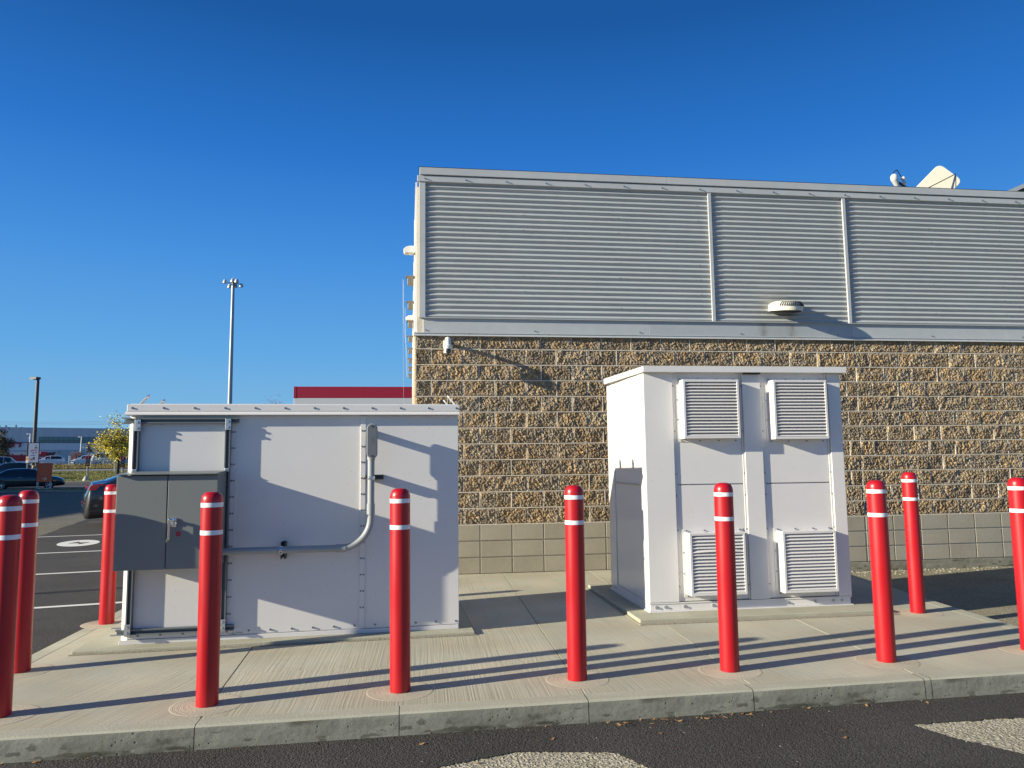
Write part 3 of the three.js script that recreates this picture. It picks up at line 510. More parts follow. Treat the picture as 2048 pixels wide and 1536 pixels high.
{
  const F = thing('strut_frame', 'galvanised slotted strut frame bolted to the long white cabinet', 'frame', A_POS, AL);
  for (const y of [1.742, .126]) part('cross_rail', [...channelX(-.02, .051, y, .004, .041, .04), ...channelX(.093, .736, y, .004, .041, .04), ...channelX(.778, .835, y, .004, .041, .04)], M.strut, F);
  for (const x of [.072, .757]) part('post', [...channel(x, .105, 1.762, .012, .041, .036), span(x - .0205, x + .0205, .105, 1.762, .002, .0115, .002)], M.strut, F);
  for (const [x, y] of [[.085, 1.706], [.76, 1.712], [.068, .143], [.757, .150]]) part('bracket_plate', [span(x - .022, x + .022, y - .045, y + .045, .0485, .054, .002), screw(x, y + .024, .054, .012, .012), screw(x, y - .022, .054, .012, .012)], M.zinc, F);
  for (const x of [.072, .757]) part('spring_nut', [span(x - .018, x + .018, 1.335, 1.365, .03, .052, .004), screw(x - .008, 1.35, .052, .008, .01), screw(x + .01, 1.352, .052, .007, .01)], M.zinc, F);
  part('threaded_rod', [rod([-.05, .160, .03], [.02, .160, .03], .005), rod([-.05, .112, .05], [.03, .112, .05], .005), rod([-.04, 1.765, .03], [.03, 1.765, .03], .005), rod([-.04, 1.722, .03], [.03, 1.722, .03], .005)], M.zinc, F);
}
{
  const C = thing('electrical_cabinet', 'dark grey two-door electrical cabinet hung on the strut frame', 'electrical cabinet', A_POS, AL); C.translateZ(-.032);
  part('body', span(.055, .757, .632, 1.318, .086, .385, .004), M.greyPaint, C);
  part('door', span(.052, .4035, .630, 1.316, .386, .402, .004), M.greyPaint, C, { label: 'left door of the grey electrical cabinet' });
  part('door', span(.410, .760, .630, 1.316, .3855, .4015, .004), M.greyPaint, C, { label: 'right door with handle of the grey electrical cabinet' });
  part('drip_hood', metres(new THREE.ExtrudeGeometry(new THREE.Shape([[.09, 1.319], [.09, 1.346], [.43, 1.330], [.434, 1.326], [.43, 1.322]].map((p) => new THREE.Vector2(-p[0], p[1]))), { depth: .703, bevelEnabled: false }).rotateY(Math.PI / 2).scale(1, 1, 1).translate(.054, 0, 0)), M.greyPaint, C);
  part('handle', [span(.446, .478, .935, 1.004, .4015, .412, .006), cyl(.011, .011, .03, .462, .985, .425, 16, Math.PI / 2), rod([.455, .992, .432], [.434, .992, .444], .010, .010, 10), span(.427, .443, .845, 1.0, .436, .450, .006), place(new THREE.TorusGeometry(.013, .0025, 8, 20), .466, .97, .414)], M.chrome, C);
  part('wire_tag', [rod([.432, .86, .446], [.419, .838, .45], .003), rod([.432, .85, .446], [.426, .832, .452], .003)], mat(.12, .2, .08, .6), C);
  part('sticker', cyl(.0185, .0185, .0008, .492, .886, .402, 28, Math.PI / 2), mat(1, 1, 1, .6, { map: canvasTex(128, 128, (c) => { c.fillStyle = '#a3162c'; c.fillRect(0, 0, 128, 128); c.fillStyle = '#d98a90'; c.fillRect(44, 22, 40, 6); c.fillStyle = '#5d1020'; c.fillRect(30, 36, 68, 6); c.fillStyle = '#c2626c'; for (let i = 0; i < 5; i++) c.fillRect(26 + (i % 2) * 6, 50 + i * 11, 72 - (i % 2) * 14, 3); }) }), C);
  const marks = []; for (const [x, y] of [[.11, 1.285], [.17, 1.297], [.12, 1.257], [.115, 1.21], [.23, 1.12], [.60, 1.20]]) marks.push(cyl(.003, .003, .0006, x, y, .402, 8, Math.PI / 2));
  part('paint_fleck', marks, mat(.3, .32, .32, .6), C, { kind: 'stuff' });
}
{
  const K = thing('conduit', 'grey pipe conduit bending up the white cabinet from the grey cabinet', 'conduit', A_POS, AL);
  const z = .143, r = .0275, cx = 1.655, cyy = .722, R = .231, pts = [[.75, cyy, z], [.9, cyy, z], [1.3, cyy, z], [1.6, cyy, z]];
  for (let i = 0; i <= 10; i++) { const a = i / 10 * Math.PI / 2; pts.push([cx + Math.sin(a) * R, cyy + R - Math.cos(a) * R, z]); }
  pts.push([1.886, 1.05, z], [1.886, 1.25, z], [1.886, 1.44, z]);
  part('pipe', tube(pts, r, 160, 18), M.conduit, K);
  part('coupling', cyl(.0325, .0325, .075, 1.655, cyy, z, 22, 0, 0, Math.PI / 2), M.conduit, K);
  part('coupling', cyl(.0325, .0325, .085, 1.886, 1.025, z, 22), M.conduit, K);
  part('coupling', cyl(.032, .032, .03, 1.886, 1.432, z, 22), M.conduit, K);
  const cap = (w, h) => { const s = new THREE.Shape(); s.moveTo(w, -h / 2 + w); s.lineTo(w, h / 2 - w); s.absarc(0, h / 2 - w, w, 0, Math.PI, false); s.lineTo(-w, -h / 2 + w); s.absarc(0, -h / 2 + w, w, Math.PI, Math.PI * 2, false); return s; };
  part('fitting_body', [new THREE.ExtrudeGeometry(cap(.0385, .275), { depth: .062, bevelEnabled: true, bevelSize: .004, bevelThickness: .004, bevelSegments: 2 }).translate(1.893, 1.567, z - .03), cyl(.031, .031, .12, 1.893, 1.635, .06, 20, Math.PI / 2)], M.conduit, K);
  part('cover_plate', [new THREE.ExtrudeGeometry(cap(.036, .268), { depth: .003, bevelEnabled: false }).translate(1.893, 1.567, z + .037), ...[0, 1, 2, 3, 4, 5].map((i) => span(1.880 + (i % 2) * .004, 1.904 + (i % 3) * .004, 1.545 + i * .011, 1.549 + i * .011, z + .039, z + .0412))], M.cover, K);
  part('cover_screw', [screw(1.893, 1.685, z + .040, .007, .004), screw(1.893, 1.448, z + .040, .007, .004)], M.black, K);
  part('strut_clip', channelX(1.838, 1.985, 1.277, .002, .038, .108), mat(.10, .11, .11, .5, { metalness: .5 }), K);
  part('strut_clip', channel(1.208, .647, .778, .002, .036, .108), mat(.06, .065, .07, .5, { metalness: .4 }), K);
  part('strap', [cyl(.0315, .0315, .026, 1.886, 1.272, z, 22), span(1.87, 1.885, 1.262, 1.284, z + .028, z + .042, .003), screw(1.878, 1.273, z + .042, .006, .008)], M.chrome, K);
  part('strap', [cyl(.0315, .0315, .024, 1.200, cyy, z, 22, 0, 0, Math.PI / 2), span(1.19, 1.21, .690, .705, z + .018, z + .040, .003)], M.chrome, K);
}

// ------------------------------------------------------------------ tall louvred cabinet
{
  const Bx = thing('equipment_cabinet', 'tall white metal cabinet with four louvred vents by the block wall', 'cabinet', [0, S, 0]);
  const x0 = 2.06, x1 = 4.0, zb = 1.64, zf = 2.93, b = .037, yt = 2.195, yb = .118;
  part('body', span(x0 + .02, x1 - .01, yb, yt, zb + .01, zf - .045, .003), M.paint, Bx);
  part('corner_panel', [span(x0, x0 + .278, yb, yt, zf - .045, zf, .006), span(x0, x0 + .019, yb, yt, zf - .19, zf - .046, .004)], M.paint, Bx);
  part('column_panel', span(3.015, 3.195, yb, yt, zf - .045, zf + .004, .006), M.paint, Bx);
  part('corner_panel', span(3.872, x1, yb, yt, zf - .045, zf + .004, .006), M.paint, Bx);
  part('corner_panel', [span(x0 - .004, x0 + .019, yb - .004, yt, zb, zb + .245, .004), span(x0, x1, yb, yt, zb - .004, zb + .009, .003)], M.paint, Bx);
  part('side_panel', span(x0 + .004, x0 + .0195, yb, 1.158, zb + .249, zf - .192, .003), M.paint, Bx);
  part('side_panel', span(x0 + .004, x0 + .0195, 1.166, yt, zb + .249, zf - .192, .003), M.paint, Bx);
  part('side_panel', span(x1 - .0095, x1 + .003, yb, yt, zb + .02, zf - .046, .003), M.paint, Bx);
  part('seam_rod', rod([x0 - .006, 1.162, zb + .262], [x0 - .006, 1.162, zf - .19], .005), M.zinc, Bx);
  for (const [a, c] of [[2.341, 3.012], [3.198, 3.869]]) {
    part('door_panel', span(a + .018, c - .018, yb + .004, 1.156, zf - .046, zf - .016, .003), M.paint, Bx);
    part('door_panel', span(a + .018, c - .018, 1.166, yt, zf - .046, zf - .016, .003), M.paint, Bx);
    part('door_frame', [span(a, a + .016, yb + .002, yt, zf - .046, zf - .010, .003), span(c - .016, c, yb + .002, yt, zf - .046, zf - .010, .003)], M.paint, Bx);
  }
  // roof lid, higher at the back
  part('lid', metres(new THREE.ExtrudeGeometry(new THREE.Shape([[-3.000, yt], [-3.000, yt + .045], [-1.60, yt + .085], [-1.60, yt + .03], [-2.9, yt]].map((p) => new THREE.Vector2(...p))), { depth: 1.985, bevelEnabled: true, bevelSize: .004, bevelThickness: .004, bevelSegments: 2 }).rotateY(Math.PI / 2).translate(2.042, 0, 0)), M.paint, Bx);
  part('gasket', span(3.02, 3.18, yt - .018, yt + .002, zf, zf + .05, .004), M.black, Bx);
  part('base_beam', [span(x0 - .012, x1 + .002, b, b + .008, zb - .02, zf + .022, .002), span(x0 + .004, x1 - .012, b + .008, yb - .012, zf - .018, zf - .004, .003), span(x0 + .002, x0 + .016, b + .008, yb - .012, zb, zf - .02, .003), span(x1 - .03, x1 - .012, b + .008, yb - .012, zb, zf - .02, .003), span(x0 - .003, x1 - .003, yb - .012, yb - .002, zb, zf + .003, .002)], M.paint, Bx);
  const bolts = [];
  for (const x of [2.12, 2.206, 2.385, 2.653, 3.37, 3.638, 3.818, 3.902]) bolts.push(cyl(.015, .015, .004, x, .078, zf - .002, 16, Math.PI / 2), cyl(.009, .009, .012, x, .078, zf + .004, 6, Math.PI / 2));
  for (const z of [1.76, 1.84]) bolts.push(cyl(.013, .013, .006, x0 + .0, .078, z, 14, 0, 0, Math.PI / 2));
  part('bolts', bolts, M.zinc, Bx, { kind: 'stuff' });
  const vents = [[2.400, 2.938, 1.579, 2.119], [3.272, 3.804, 1.568, 2.117], [2.412, 2.938, .183, .733], [3.295, 3.815, .178, .727]], zd = zf - .016, zo = 3.03;
  const sc = [];
  vents.forEach(([a, c, lo, hi], k) => {
    const V = new THREE.Group(); V.name = 'louvred_vent'; Bx.add(V);
    const fw = .022, n = 17, pitch = (hi - lo - 2 * fw) / n;
    part('flange', span(a - .030, c + .030, lo - .030, hi + .026, zd, zd + .004, .001), M.paint, V);
    part('frame', [span(a, a + .006, lo, hi, zd, zo, .001), span(c - .006, c, lo, hi, zd, zo, .001), span(a + .006, c - .006, hi - .006, hi, zd, zo, .001), span(a + .006, c - .006, lo, lo + .006, zd, zo, .001),
      span(a + .001, a + fw, lo + .001, hi - .001, zo - .006, zo + .003, .002), span(c - fw, c - .001, lo + .001, hi - .001, zo - .006, zo + .003, .002), span(a + fw, c - fw, hi - fw, hi - .001, zo - .006, zo + .0028, .002), span(a + fw, c - fw, lo + .001, lo + fw, zo - .006, zo + .0028, .002)], M.paint, V);
    part('backing', span(a + .007, c - .007, lo + .007, hi - .007, zd + .005, zd + .012), M.paint, V);
    for (let i = 0; i < n; i++) {
      const y = lo + fw + (i + .5) * pitch, bent = k === 2 && i === 12;
      const g = new THREE.BoxGeometry(c - a - 2 * fw + .006, .0016, pitch * 1.30, bent ? 10 : 1, 1, 1); g.rotateX(.72);
      if (bent) { const p = g.attributes.position; for (let q = 0; q < p.count; q++) { const t = p.getX(q) / (c - a); p.setY(q, p.getY(q) + .010 * (1 - 4 * t * t) - .008); p.setZ(q, p.getZ(q) + .008 * (1 - 4 * t * t)); } g.computeVertexNormals(); }
      part('slat', metres(g.translate((a + c) / 2, y + rr(-.0012, .0012), zo - .012)), M.paint, V, bent ? { label: 'bent slat near the top of the vent' } : undefined);
    }
    for (const t of [.05, .36, .68, .97]) sc.push(screw(lerp(a - .016, c + .016, t), lo - .017, zd + .004, .007, .008), screw(lerp(a - .016, c + .016, t), hi + .014, zd + .004, .007, .010));
    for (const t of [.33, .67]) sc.push(screw(a - .017, lerp(lo, hi, t), zd + .004, .006, .006), screw(c + .017, lerp(lo, hi, t), zd + .004, .006, .006));
  });
  for (const x of [2.349, 3.004, 3.206, 3.861]) for (const y of [.25, .75, 1.06, 1.26, 1.65, 2.07]) sc.push(screw(x, y, zf - .010, .006, .006));
  part('screws', sc, M.screw, Bx, { kind: 'stuff' });
}

// ------------------------------------------------------------------ bollards
{
  const spots = [[-2.35, 4.831, 'red bollard at the near left corner of the island, cut off by the frame'], [-2.702, 3.853, 'red bollard on the left edge, just behind the near left corner one'], [-2.736, 2.285, 'red bollard partly hidden behind the dark grey electrical cabinet'], [-1.231, 4.828, 'red bollard standing in front of the grey electrical cabinet'], [-.121, 4.752, 'red bollard in front of the pipe bend on the long white cabinet'], [.998, 4.699, 'red bollard in front of the gap between the two white cabinets'],
    [2.031, 4.679, 'red bollard in front of the louvred vents of the tall white cabinet'], [3.174, 4.646, 'red bollard in front of the right edge of the tall white cabinet'], [4.459, 3.204, 'red bollard set back near the block wall, right of the tall cabinet'], [4.353, 4.561, 'red bollard at the near right corner, cut off by the frame']];
  const r = .0628, h = 1.2286, group = 'red bollards with two white bands round the island';
  let first;
  spots.forEach(([x, z, label], i) => {
    let o;
    if (!first) {
      o = first = thing('bollard', label, 'bollard', [x, S, z], 0, group);
      part('sleeve', new THREE.LatheGeometry([[0, .001], [r - .002, .001], [r, .004], [r, h - .085], [r - .0012, h - .083], [r - .0012, h - .081]].map((p) => new THREE.Vector2(...p)), 40), M.red, o);
      part('cap', new THREE.LatheGeometry([[r - .0012, h - .081], [r + .0005, h - .079], [r + .0003, h - .045], [r - .004, h - .028], [r - .012, h - .013], [r - .025, h - .003], [r - .04, h], [0, h]].map((p) => new THREE.Vector2(...p)), 40), M.red, o);
      for (const y of [1.152, .990]) part('reflective_band', new THREE.LatheGeometry([[r, y - .0135], [r + .0009, y - .0125], [r + .0009, y + .0125], [r, y + .0135]].map((p) => new THREE.Vector2(...p)), 40), M.tape, o);
      part('band_overlap', [1.152, .990].map((y) => place(new THREE.BoxGeometry(.008, .0255, .0012), .035, y, .0525, 0, .58)), M.tape, o);
    } else { o = first.clone(); o.name = numbered('bollard'); o.position.set(x, S, z); o.userData = { label, category: 'bollard', group }; scene.add(o); }
    o.rotation.y = rr(-.25, .25); if (i === 8) o.scale.y = 1.02;
    const lean = [[0, .004], [0, .006], [0, 0], [-.002, .004], [0, .004], [0, -.003], [0, -.005], [0, 0], [0, 0], [0, 0]][i]; o.rotation.order = 'YXZ'; o.rotation.z = 0; if (lean[1]) o.quaternion.premultiply(new THREE.Quaternion().setFromAxisAngle(new THREE.Vector3(0, 0, 1), lean[1]));
    // tooled rings in the concrete round the foot
    const pts = [new THREE.Vector2(.205, .0003)]; for (let k = 0; k < 70; k++) { const q = lerp(.198, .06, k / 69); pts.push(new THREE.Vector2(q, .0018 + smooth(0, 12, k) * (.00036 * Math.sin(k * 1.35) + .00014 * Math.sin(k * .43)))); }
    const isl = scene.getObjectByName('concrete_island');
    part('trowelled_ring', metres(new THREE.LatheGeometry(pts, 48).translate(x, S, z)), M.ring, isl);
  });
}

// ------------------------------------------------------------------ litter and gravel
{
  const g = []; const put = (q, x, z, y = .006) => g.push(place(q, x, y, z, rr(-.2, .2), rr(0, 6.28), rr(-.2, .2)));
  for (let i = 0; i < 150; i++) { const x = rr(-3, 4.6), z = frontZ(x) + .02 + Math.pow(rnd(), 2.2) * .75; const s = rr(.002, .006); put(new THREE.DodecahedronGeometry(s, 0).scale(1, .7, 1), x, z, .004 + s * .4); }
  const a = part('gravel_litter', g, mat(.34, .31, .25, .9)); a.userData = { label: 'small pale stones scattered on the dark asphalt by the kerb', category: 'litter', kind: 'stuff' };
  const l = []; for (let i = 0; i < 70; i++) { const near = i < 26, x = near ? rr(1.05, 2.0) : rr(-3, 4.4), z = frontZ(x) + .02 + Math.pow(rnd(), 2.5) * (near ? .12 : .55), s = rr(.008, .030); const q = new THREE.PlaneGeometry(s, s * .5, 2, 1); const p = q.attributes.position; for (let k = 0; k < p.count; k++) p.setZ(k, .25 * Math.abs(p.getX(k))); q.rotateX(-Math.PI / 2); l.push(std(place(q, x, .010, z, rr(-.4, .4), rr(0, 6.28), rr(-.3, .3)))); }
  for (let i = 0; i < 12; i++) { const x = rr(1.2, 1.95), z = frontZ(x) + rr(.02, .1), t = rr(0, 3.1), L = rr(.02, .05); l.push(rod([x, .010, z], [x + Math.cos(t) * L, .012, z + Math.sin(t) * L], .0012)); }
  const b = part('leaf_litter', l, mat(.30, .17, .07, .9, { side: THREE.DoubleSide })); b.userData = { label: 'dry brown leaf scraps and twigs along the foot of the kerb', category: 'litter', kind: 'stuff' };
  const w = []; for (let i = 0; i < 420; i++) { const x = 5.34 + Math.pow(rnd(), 1.5) * 3.6, z = .03 + Math.pow(rnd(), 1.8) * .45, s = rr(.004, .016); w.push(place(new THREE.DodecahedronGeometry(s, 0).scale(1.2, .7, 1), x, s * .3, z, rr(0, 3), rr(0, 3))); }
  for (let i = 0; i < 60; i++) { const s = rr(.008, .022); w.push(place(new THREE.DodecahedronGeometry(s, 0).scale(1.4, .5, 1), rr(4.9, 5.6), .004 + s * .3, rr(.03, .3), 0, rr(0, 3))); }
  const c = part('gravel', w, mat(.27, .25, .20, .95)); c.userData = { label: 'loose gravel along the foot of the block wall', category: 'gravel', kind: 'stuff' };
}

// ------------------------------------------------------------------ far ground cover and roads
{
  const G = mat(1, 1, 1, .95, { map: T.grass }), road = mat(.10, .10, .105, .9);
  structure('lawn', strip(72, 97.5, -90, 60, .006), G);
  structure('verge', strip(112, 123, -120, 60, .006), mat(1.25, 1.08, .8, .95, { map: T.grass }));
  structure('road', strip(99, 110, -160, 80, .006), mat(.16, .155, .155, .9));
  structure('road', strip(126, 158, -260, 120, .006), road);
  structure('driveway', strip(55.5, 70.5, -70, 40, .006), mat(.055, .055, .06, .9));
  const kerbs = part('kerb', [strip(70.5, 70.9, -70, 40, .12), strip(98, 98.4, -90, 60, .15), strip(111, 111.5, -90, 60, .2)].map((g) => g), M.pad); kerbs.userData = { kind: 'structure', label: 'pale concrete kerbs along the far lawn', category: 'kerb' };
  // grass island with fallen leaves in front of the driveway
  const isl = at(60, 985, 48.6), iz = at(168, 976, 48.6); const dir = iz.clone().sub(isl).setY(0).normalize(), nrm = new THREE.Vector3(-dir.z, 0, dir.x);
  const c = (l, s) => { const p = isl.clone().addScaledVector(dir, l).addScaledVector(nrm, s); return [p.x, p.z]; };
  const back = nrm.dot(new THREE.Vector3(A_DIR.x, 0, A_DIR.y)) > 0 ? 1 : -1;
  const gi = thing('grass_island', 'narrow grass island with fallen yellow leaves in front of the black car', 'grass island');
  part('kerb', poly([c(-14, -1 * back), c(5.4, -.9 * back), c(5.9, .5 * back), c(5.2, 1.3 * back), c(-14, 1.3 * back)], 0, .14, .02), M.pad, gi);
  part('turf', poly([c(-13.9, -.75 * back), c(5.1, -.65 * back), c(5.5, .4 * back), c(5.0, 1.05 * back), c(-13.9, 1.05 * back)], .1, .165, .02), mat(1, .9, .7, .95, { map: T.grass }), gi);
  const leaves = []; for (let i = 0; i < 260; i++) { const [x, z] = c(rr(-6, 5.2), back * rr(-.9, 1)); leaves.push(std(place(new THREE.PlaneGeometry(.11, .07), x, .19, z, -1.3 + rr(-.6, .6), rr(0, 6)))); }
  part('fallen_leaves', leaves, mat(.55, .36, .06, .9, { side: THREE.DoubleSide }), gi, { kind: 'stuff' });
  // tall dry grass on the verge and lawn tufts
  const blade = new THREE.BufferGeometry(); blade.setAttribute('position', new THREE.Float32BufferAttribute([-.05, 0, 0, .05, 0, 0, .02, 1, .05, 0, 0, -.05, 0, 0, .05, -.02, .9, -.04], 3)); blade.computeVertexNormals();
  const tufts = (name, label, w0, w1, l0, l1, n, h0, h1, colour) => {
    const im = new THREE.InstancedMesh(blade, mat(1, 1, 1, .9, { side: THREE.DoubleSide }), n), m = new THREE.Matrix4(), q = new THREE.Quaternion(), col = new THREE.Color();
    for (let i = 0; i < n; i++) { const w = rr(w0, w1), l = rr(l0, l1), x = CAM.x + A_DIR.x * w + B_DIR.x * l, z = CAM.z + A_DIR.y * w + B_DIR.y * l, h = rr(h0, h1); q.setFromEuler(new THREE.Euler(rr(-.25, .25), rr(0, 6.28), rr(-.25, .25))); m.compose(new THREE.Vector3(x, riseAt(w), z), q, new THREE.Vector3(1.2, h, 1.2)); im.setMatrixAt(i, m); const t = rnd(), f = rr(.7, 1.2); im.setColorAt(i, col.setRGB(lerp(colour[0], colour[3], t) * f, lerp(colour[1], colour[4], t) * f, lerp(colour[2], colour[5], t) * f)); }
    im.name = name; im.castShadow = im.receiveShadow = true; scene.add(im); im.userData = { label, category: 'grass', kind: 'stuff' };
  };
  tufts('dry_grass', 'tall dry tan grass on the verge below the guard rail', 112, 122.5, -16, 22, 9000, .14, .36, [.34, .25, .09, .20, .19, .06]);
  tufts('lawn_grass', 'short yellow-green grass of the lawn beyond the car park', 72.2, 97, -16, 20, 26000, .03, .09, [.34, .30, .10, .22, .25, .07]);
}

// ------------------------------------------------------------------ vehicles
// stations along the length: [x, half width, bottom, belt, roof, half width of roof]; kinds per interval: 0 body, 1 side glass, 2 screen glass
function loft(st, kinds) {
  const ring = ([x, w, b, bl, rf, wr]) => { const h = [[0, b], [.86 * w, b], [.97 * w, b + .10], [w, lerp(b, bl, .52)], [.985 * w, bl - .05], [.955 * w, bl], [wr, rf - .045], [wr * .82, rf - .005], [0, rf + .012]]; return [...h.map(([z, y]) => [x, y, z]), ...h.slice(1, -1).reverse().map(([z, y]) => [x, y, -z])]; };
  const R = st.map(ring), n = R[0].length, body = [], glass = [];
  const quad = (to, a, b, c, d) => to.push(...a, ...b, ...c, ...a, ...c, ...d);
  for (let i = 0; i < R.length - 1; i++) for (let k = 0; k < n; k++) {
    const side = k < 8 ? k : n - 1 - k, kd = kinds[i], isG = (kd === 1 && side === 5) || (kd === 2 && side >= 6) || (kd === 3 && side >= 5), k2 = (k + 1) % n;
    quad(isG ? glass : body, R[i][k], R[i][k2], R[i + 1][k2], R[i + 1][k]);
  }
  for (const [q, flip] of [[R[0], 1], [R[R.length - 1], 0]]) for (let k = 1; k < n - 1; k++) flip ? body.push(...q[0], ...q[k + 1], ...q[k]) : body.push(...q[0], ...q[k], ...q[k + 1]);
  const mk = (a) => { let g = new THREE.BufferGeometry(); g.setAttribute('position', new THREE.Float32BufferAttribute(a, 3)); g = mergeVertices(g, 1e-4); return std(toCreasedNormals(g, .62)); };
  return [mk(body), glass.length ? mk(glass) : null];
}
const carShapes = {
  sedan: { st: [[-2.33, .70, .34, .86, .90, .62], [-2.25, .84, .26, .98, 1.02, .70], [-1.75, .89, .22, 1.0, 1.06, .72], [-1.15, .90, .2, .97, 1.40, .60], [-.75, .91, .2, .96, 1.455, .59], [-.06, .91, .2, .95, 1.47, .59], [.04, .91, .2, .945, 1.465, .59], [.55, .91, .2, .94, 1.40, .58], [1.2, .90, .2, .93, .97, .70], [1.8, .88, .22, .84, .87, .68], [2.2, .80, .26, .70, .74, .6], [2.34, .62, .3, .55, .6, .5]], k: [0, 0, 2, 1, 1, 0, 1, 2, 0, 0, 0], wheels: [-1.4, 1.38], r: .325, hw: .86 },
  hatch: { st: [[-2.1, .70, .34, .92, 1.0, .6], [-2.02, .83, .26, 1.02, 1.2, .6], [-1.6, .88, .22, 1.02, 1.47, .58], [-1.0, .89, .2, 1.0, 1.53, .58], [-.1, .89, .2, .97, 1.54, .58], [0, .89, .2, .965, 1.535, .58], [.6, .89, .2, .95, 1.44, .57], [1.35, .88, .2, .93, .98, .68], [1.8, .84, .24, .80, .83, .62], [2.08, .66, .3, .6, .64, .5]], k: [0, 2, 1, 1, 0, 1, 2, 0, 0], wheels: [-1.32, 1.3], r: .32, hw: .84 },
  suv: { st: [[-2.3, .76, .42, 1.0, 1.1, .66], [-2.24, .90, .34, 1.12, 1.30, .68], [-1.95, .93, .30, 1.14, 1.70, .66], [-1.2, .95, .28, 1.12, 1.77, .66], [-.7, .95, .28, 1.1, 1.78, .66], [-.6, .95, .28, 1.1, 1.78, .66], [.1, .95, .28, 1.09, 1.77, .66], [.2, .95, .28, 1.085, 1.76, .66], [.75, .95, .28, 1.07, 1.66, .64], [1.3, .94, .28, 1.06, 1.12, .76], [1.95, .90, .32, .96, 1.0, .72], [2.28, .74, .40, .72, .76, .6]], k: [0, 2, 1, 1, 0, 1, 0, 1, 2, 0, 0], wheels: [-1.42, 1.4], r: .37, hw: .90 },
  coupe: { st: [[-2.44, .66, .30, .62, .66, .56], [-2.42, .84, .23, .74, .80, .62], [-2.36, .92, .22, .86, .92, .66], [-2.33, .95, .22, .96, 1.01, .70], [-2.27, .965, .22, 1.08, 1.125, .72], [-2.12, .975, .23, 1.10, 1.15, .72], [-1.98, .98, .24, 1.10, 1.17, .72], [-1.6, .99, .25, 1.10, 1.31, .68], [-1.1, 1.0, .25, 1.09, 1.47, .65], [-.5, 1.0, .25, 1.07, 1.60, .63], [.1, .99, .25, 1.05, 1.64, .62], [.2, .99, .25, 1.05, 1.64, .62], [.75, .98, .25, 1.03, 1.55, .62], [1.35, .97, .25, 1.02, 1.08, .76], [2.0, .94, .28, .92, .96, .72], [2.4, .74, .36, .68, .72, .6]], k: [0, 0, 0, 0, 0, 0, 2, 3, 1, 1, 0, 1, 2, 0, 0], wheels: [-1.45, 1.45], r: .385, hw: .95 },
};
function car(name, label, category, kind, paint, pos, turn, extra = {}) {
  const c = thing(name, label, category, pos, turn, extra.group), sh = carShapes[kind], [b, g] = loft(sh.st, sh.k);
  part('body', b, paint, c); if (g) part('window', g, M.glassDark, c);
  for (const x of sh.wheels) for (const s of [-1, 1]) {
    const w = new THREE.Group(); w.name = 'wheel'; w.position.set(x, sh.r, s * (sh.hw - .085)); c.add(w);
    part('tyre', new THREE.LatheGeometry([[sh.r * .62, -.11], [sh.r * .93, -.115], [sh.r, -.09], [sh.r, .09], [sh.r * .93, .115], [sh.r * .62, .11]].map((p) => new THREE.Vector2(...p)), 28).rotateX(Math.PI / 2), M.tyre, w);
    const sp = [cyl(sh.r * .62, sh.r * .62, .12, 0, 0, 0, 24, Math.PI / 2)]; part('hub', sp, M.black, w);
    part('rim', [place(new THREE.TorusGeometry(sh.r * .6, .018, 6, 28), 0, 0, s * .10), ...Array.from({ length: 5 }, (_, k) => place(new THREE.BoxGeometry(sh.r * .6, .05, .02).translate(sh.r * .3, 0, 0), 0, 0, s * .095, 0, 0, k * Math.PI * .4)), cyl(.05, .05, .03, 0, 0, s * .095, 14, Math.PI / 2)], M.rim, w);
    part('wheel_arch', place(new THREE.TorusGeometry(sh.r + .03, .028, 6, 20, Math.PI), x, sh.r, s * (sh.hw + .012)), M.black, c);
  }
  const f = sh.st[sh.st.length - 1], t = sh.st[0], fx = f[0] - .14, tx = t[0] + .03;
  for (const s of [-1, 1]) {
    part('headlight', place(new RoundedBoxGeometry(.34, .11, .16, 2, .04), fx - .06, f[3] + .10, s * (sh.hw - .17), 0, s * -.5), phys(.7, .72, .75, .08, { clearcoat: 1 }), c);
    if (kind !== 'coupe') part('taillight', place(new RoundedBoxGeometry(.12, .16, .22, 2, .04), tx + .05, t[3] - .02, s * (sh.hw - .15)), phys(.30, .01, .015, .15, { clearcoat: 1 }), c);
    part('mirror', place(new RoundedBoxGeometry(.12, .13, .2, 2, .05), sh.st[sh.st.length - 4][0] - .35, sh.st[sh.st.length - 4][3] + .10, s * (sh.hw + .08)), paint, c);
    part('door_handle', place(new RoundedBoxGeometry(.18, .025, .03, 2, .01), -.35, sh.st[4][3] - .11, s * (sh.hw + .035)), M.chrome, c);
  }
  return c;
}
const carPaint = (r, g, b, rough = .35) => phys(r, g, b, rough, { clearcoat: 1, clearcoatRoughness: .04 });
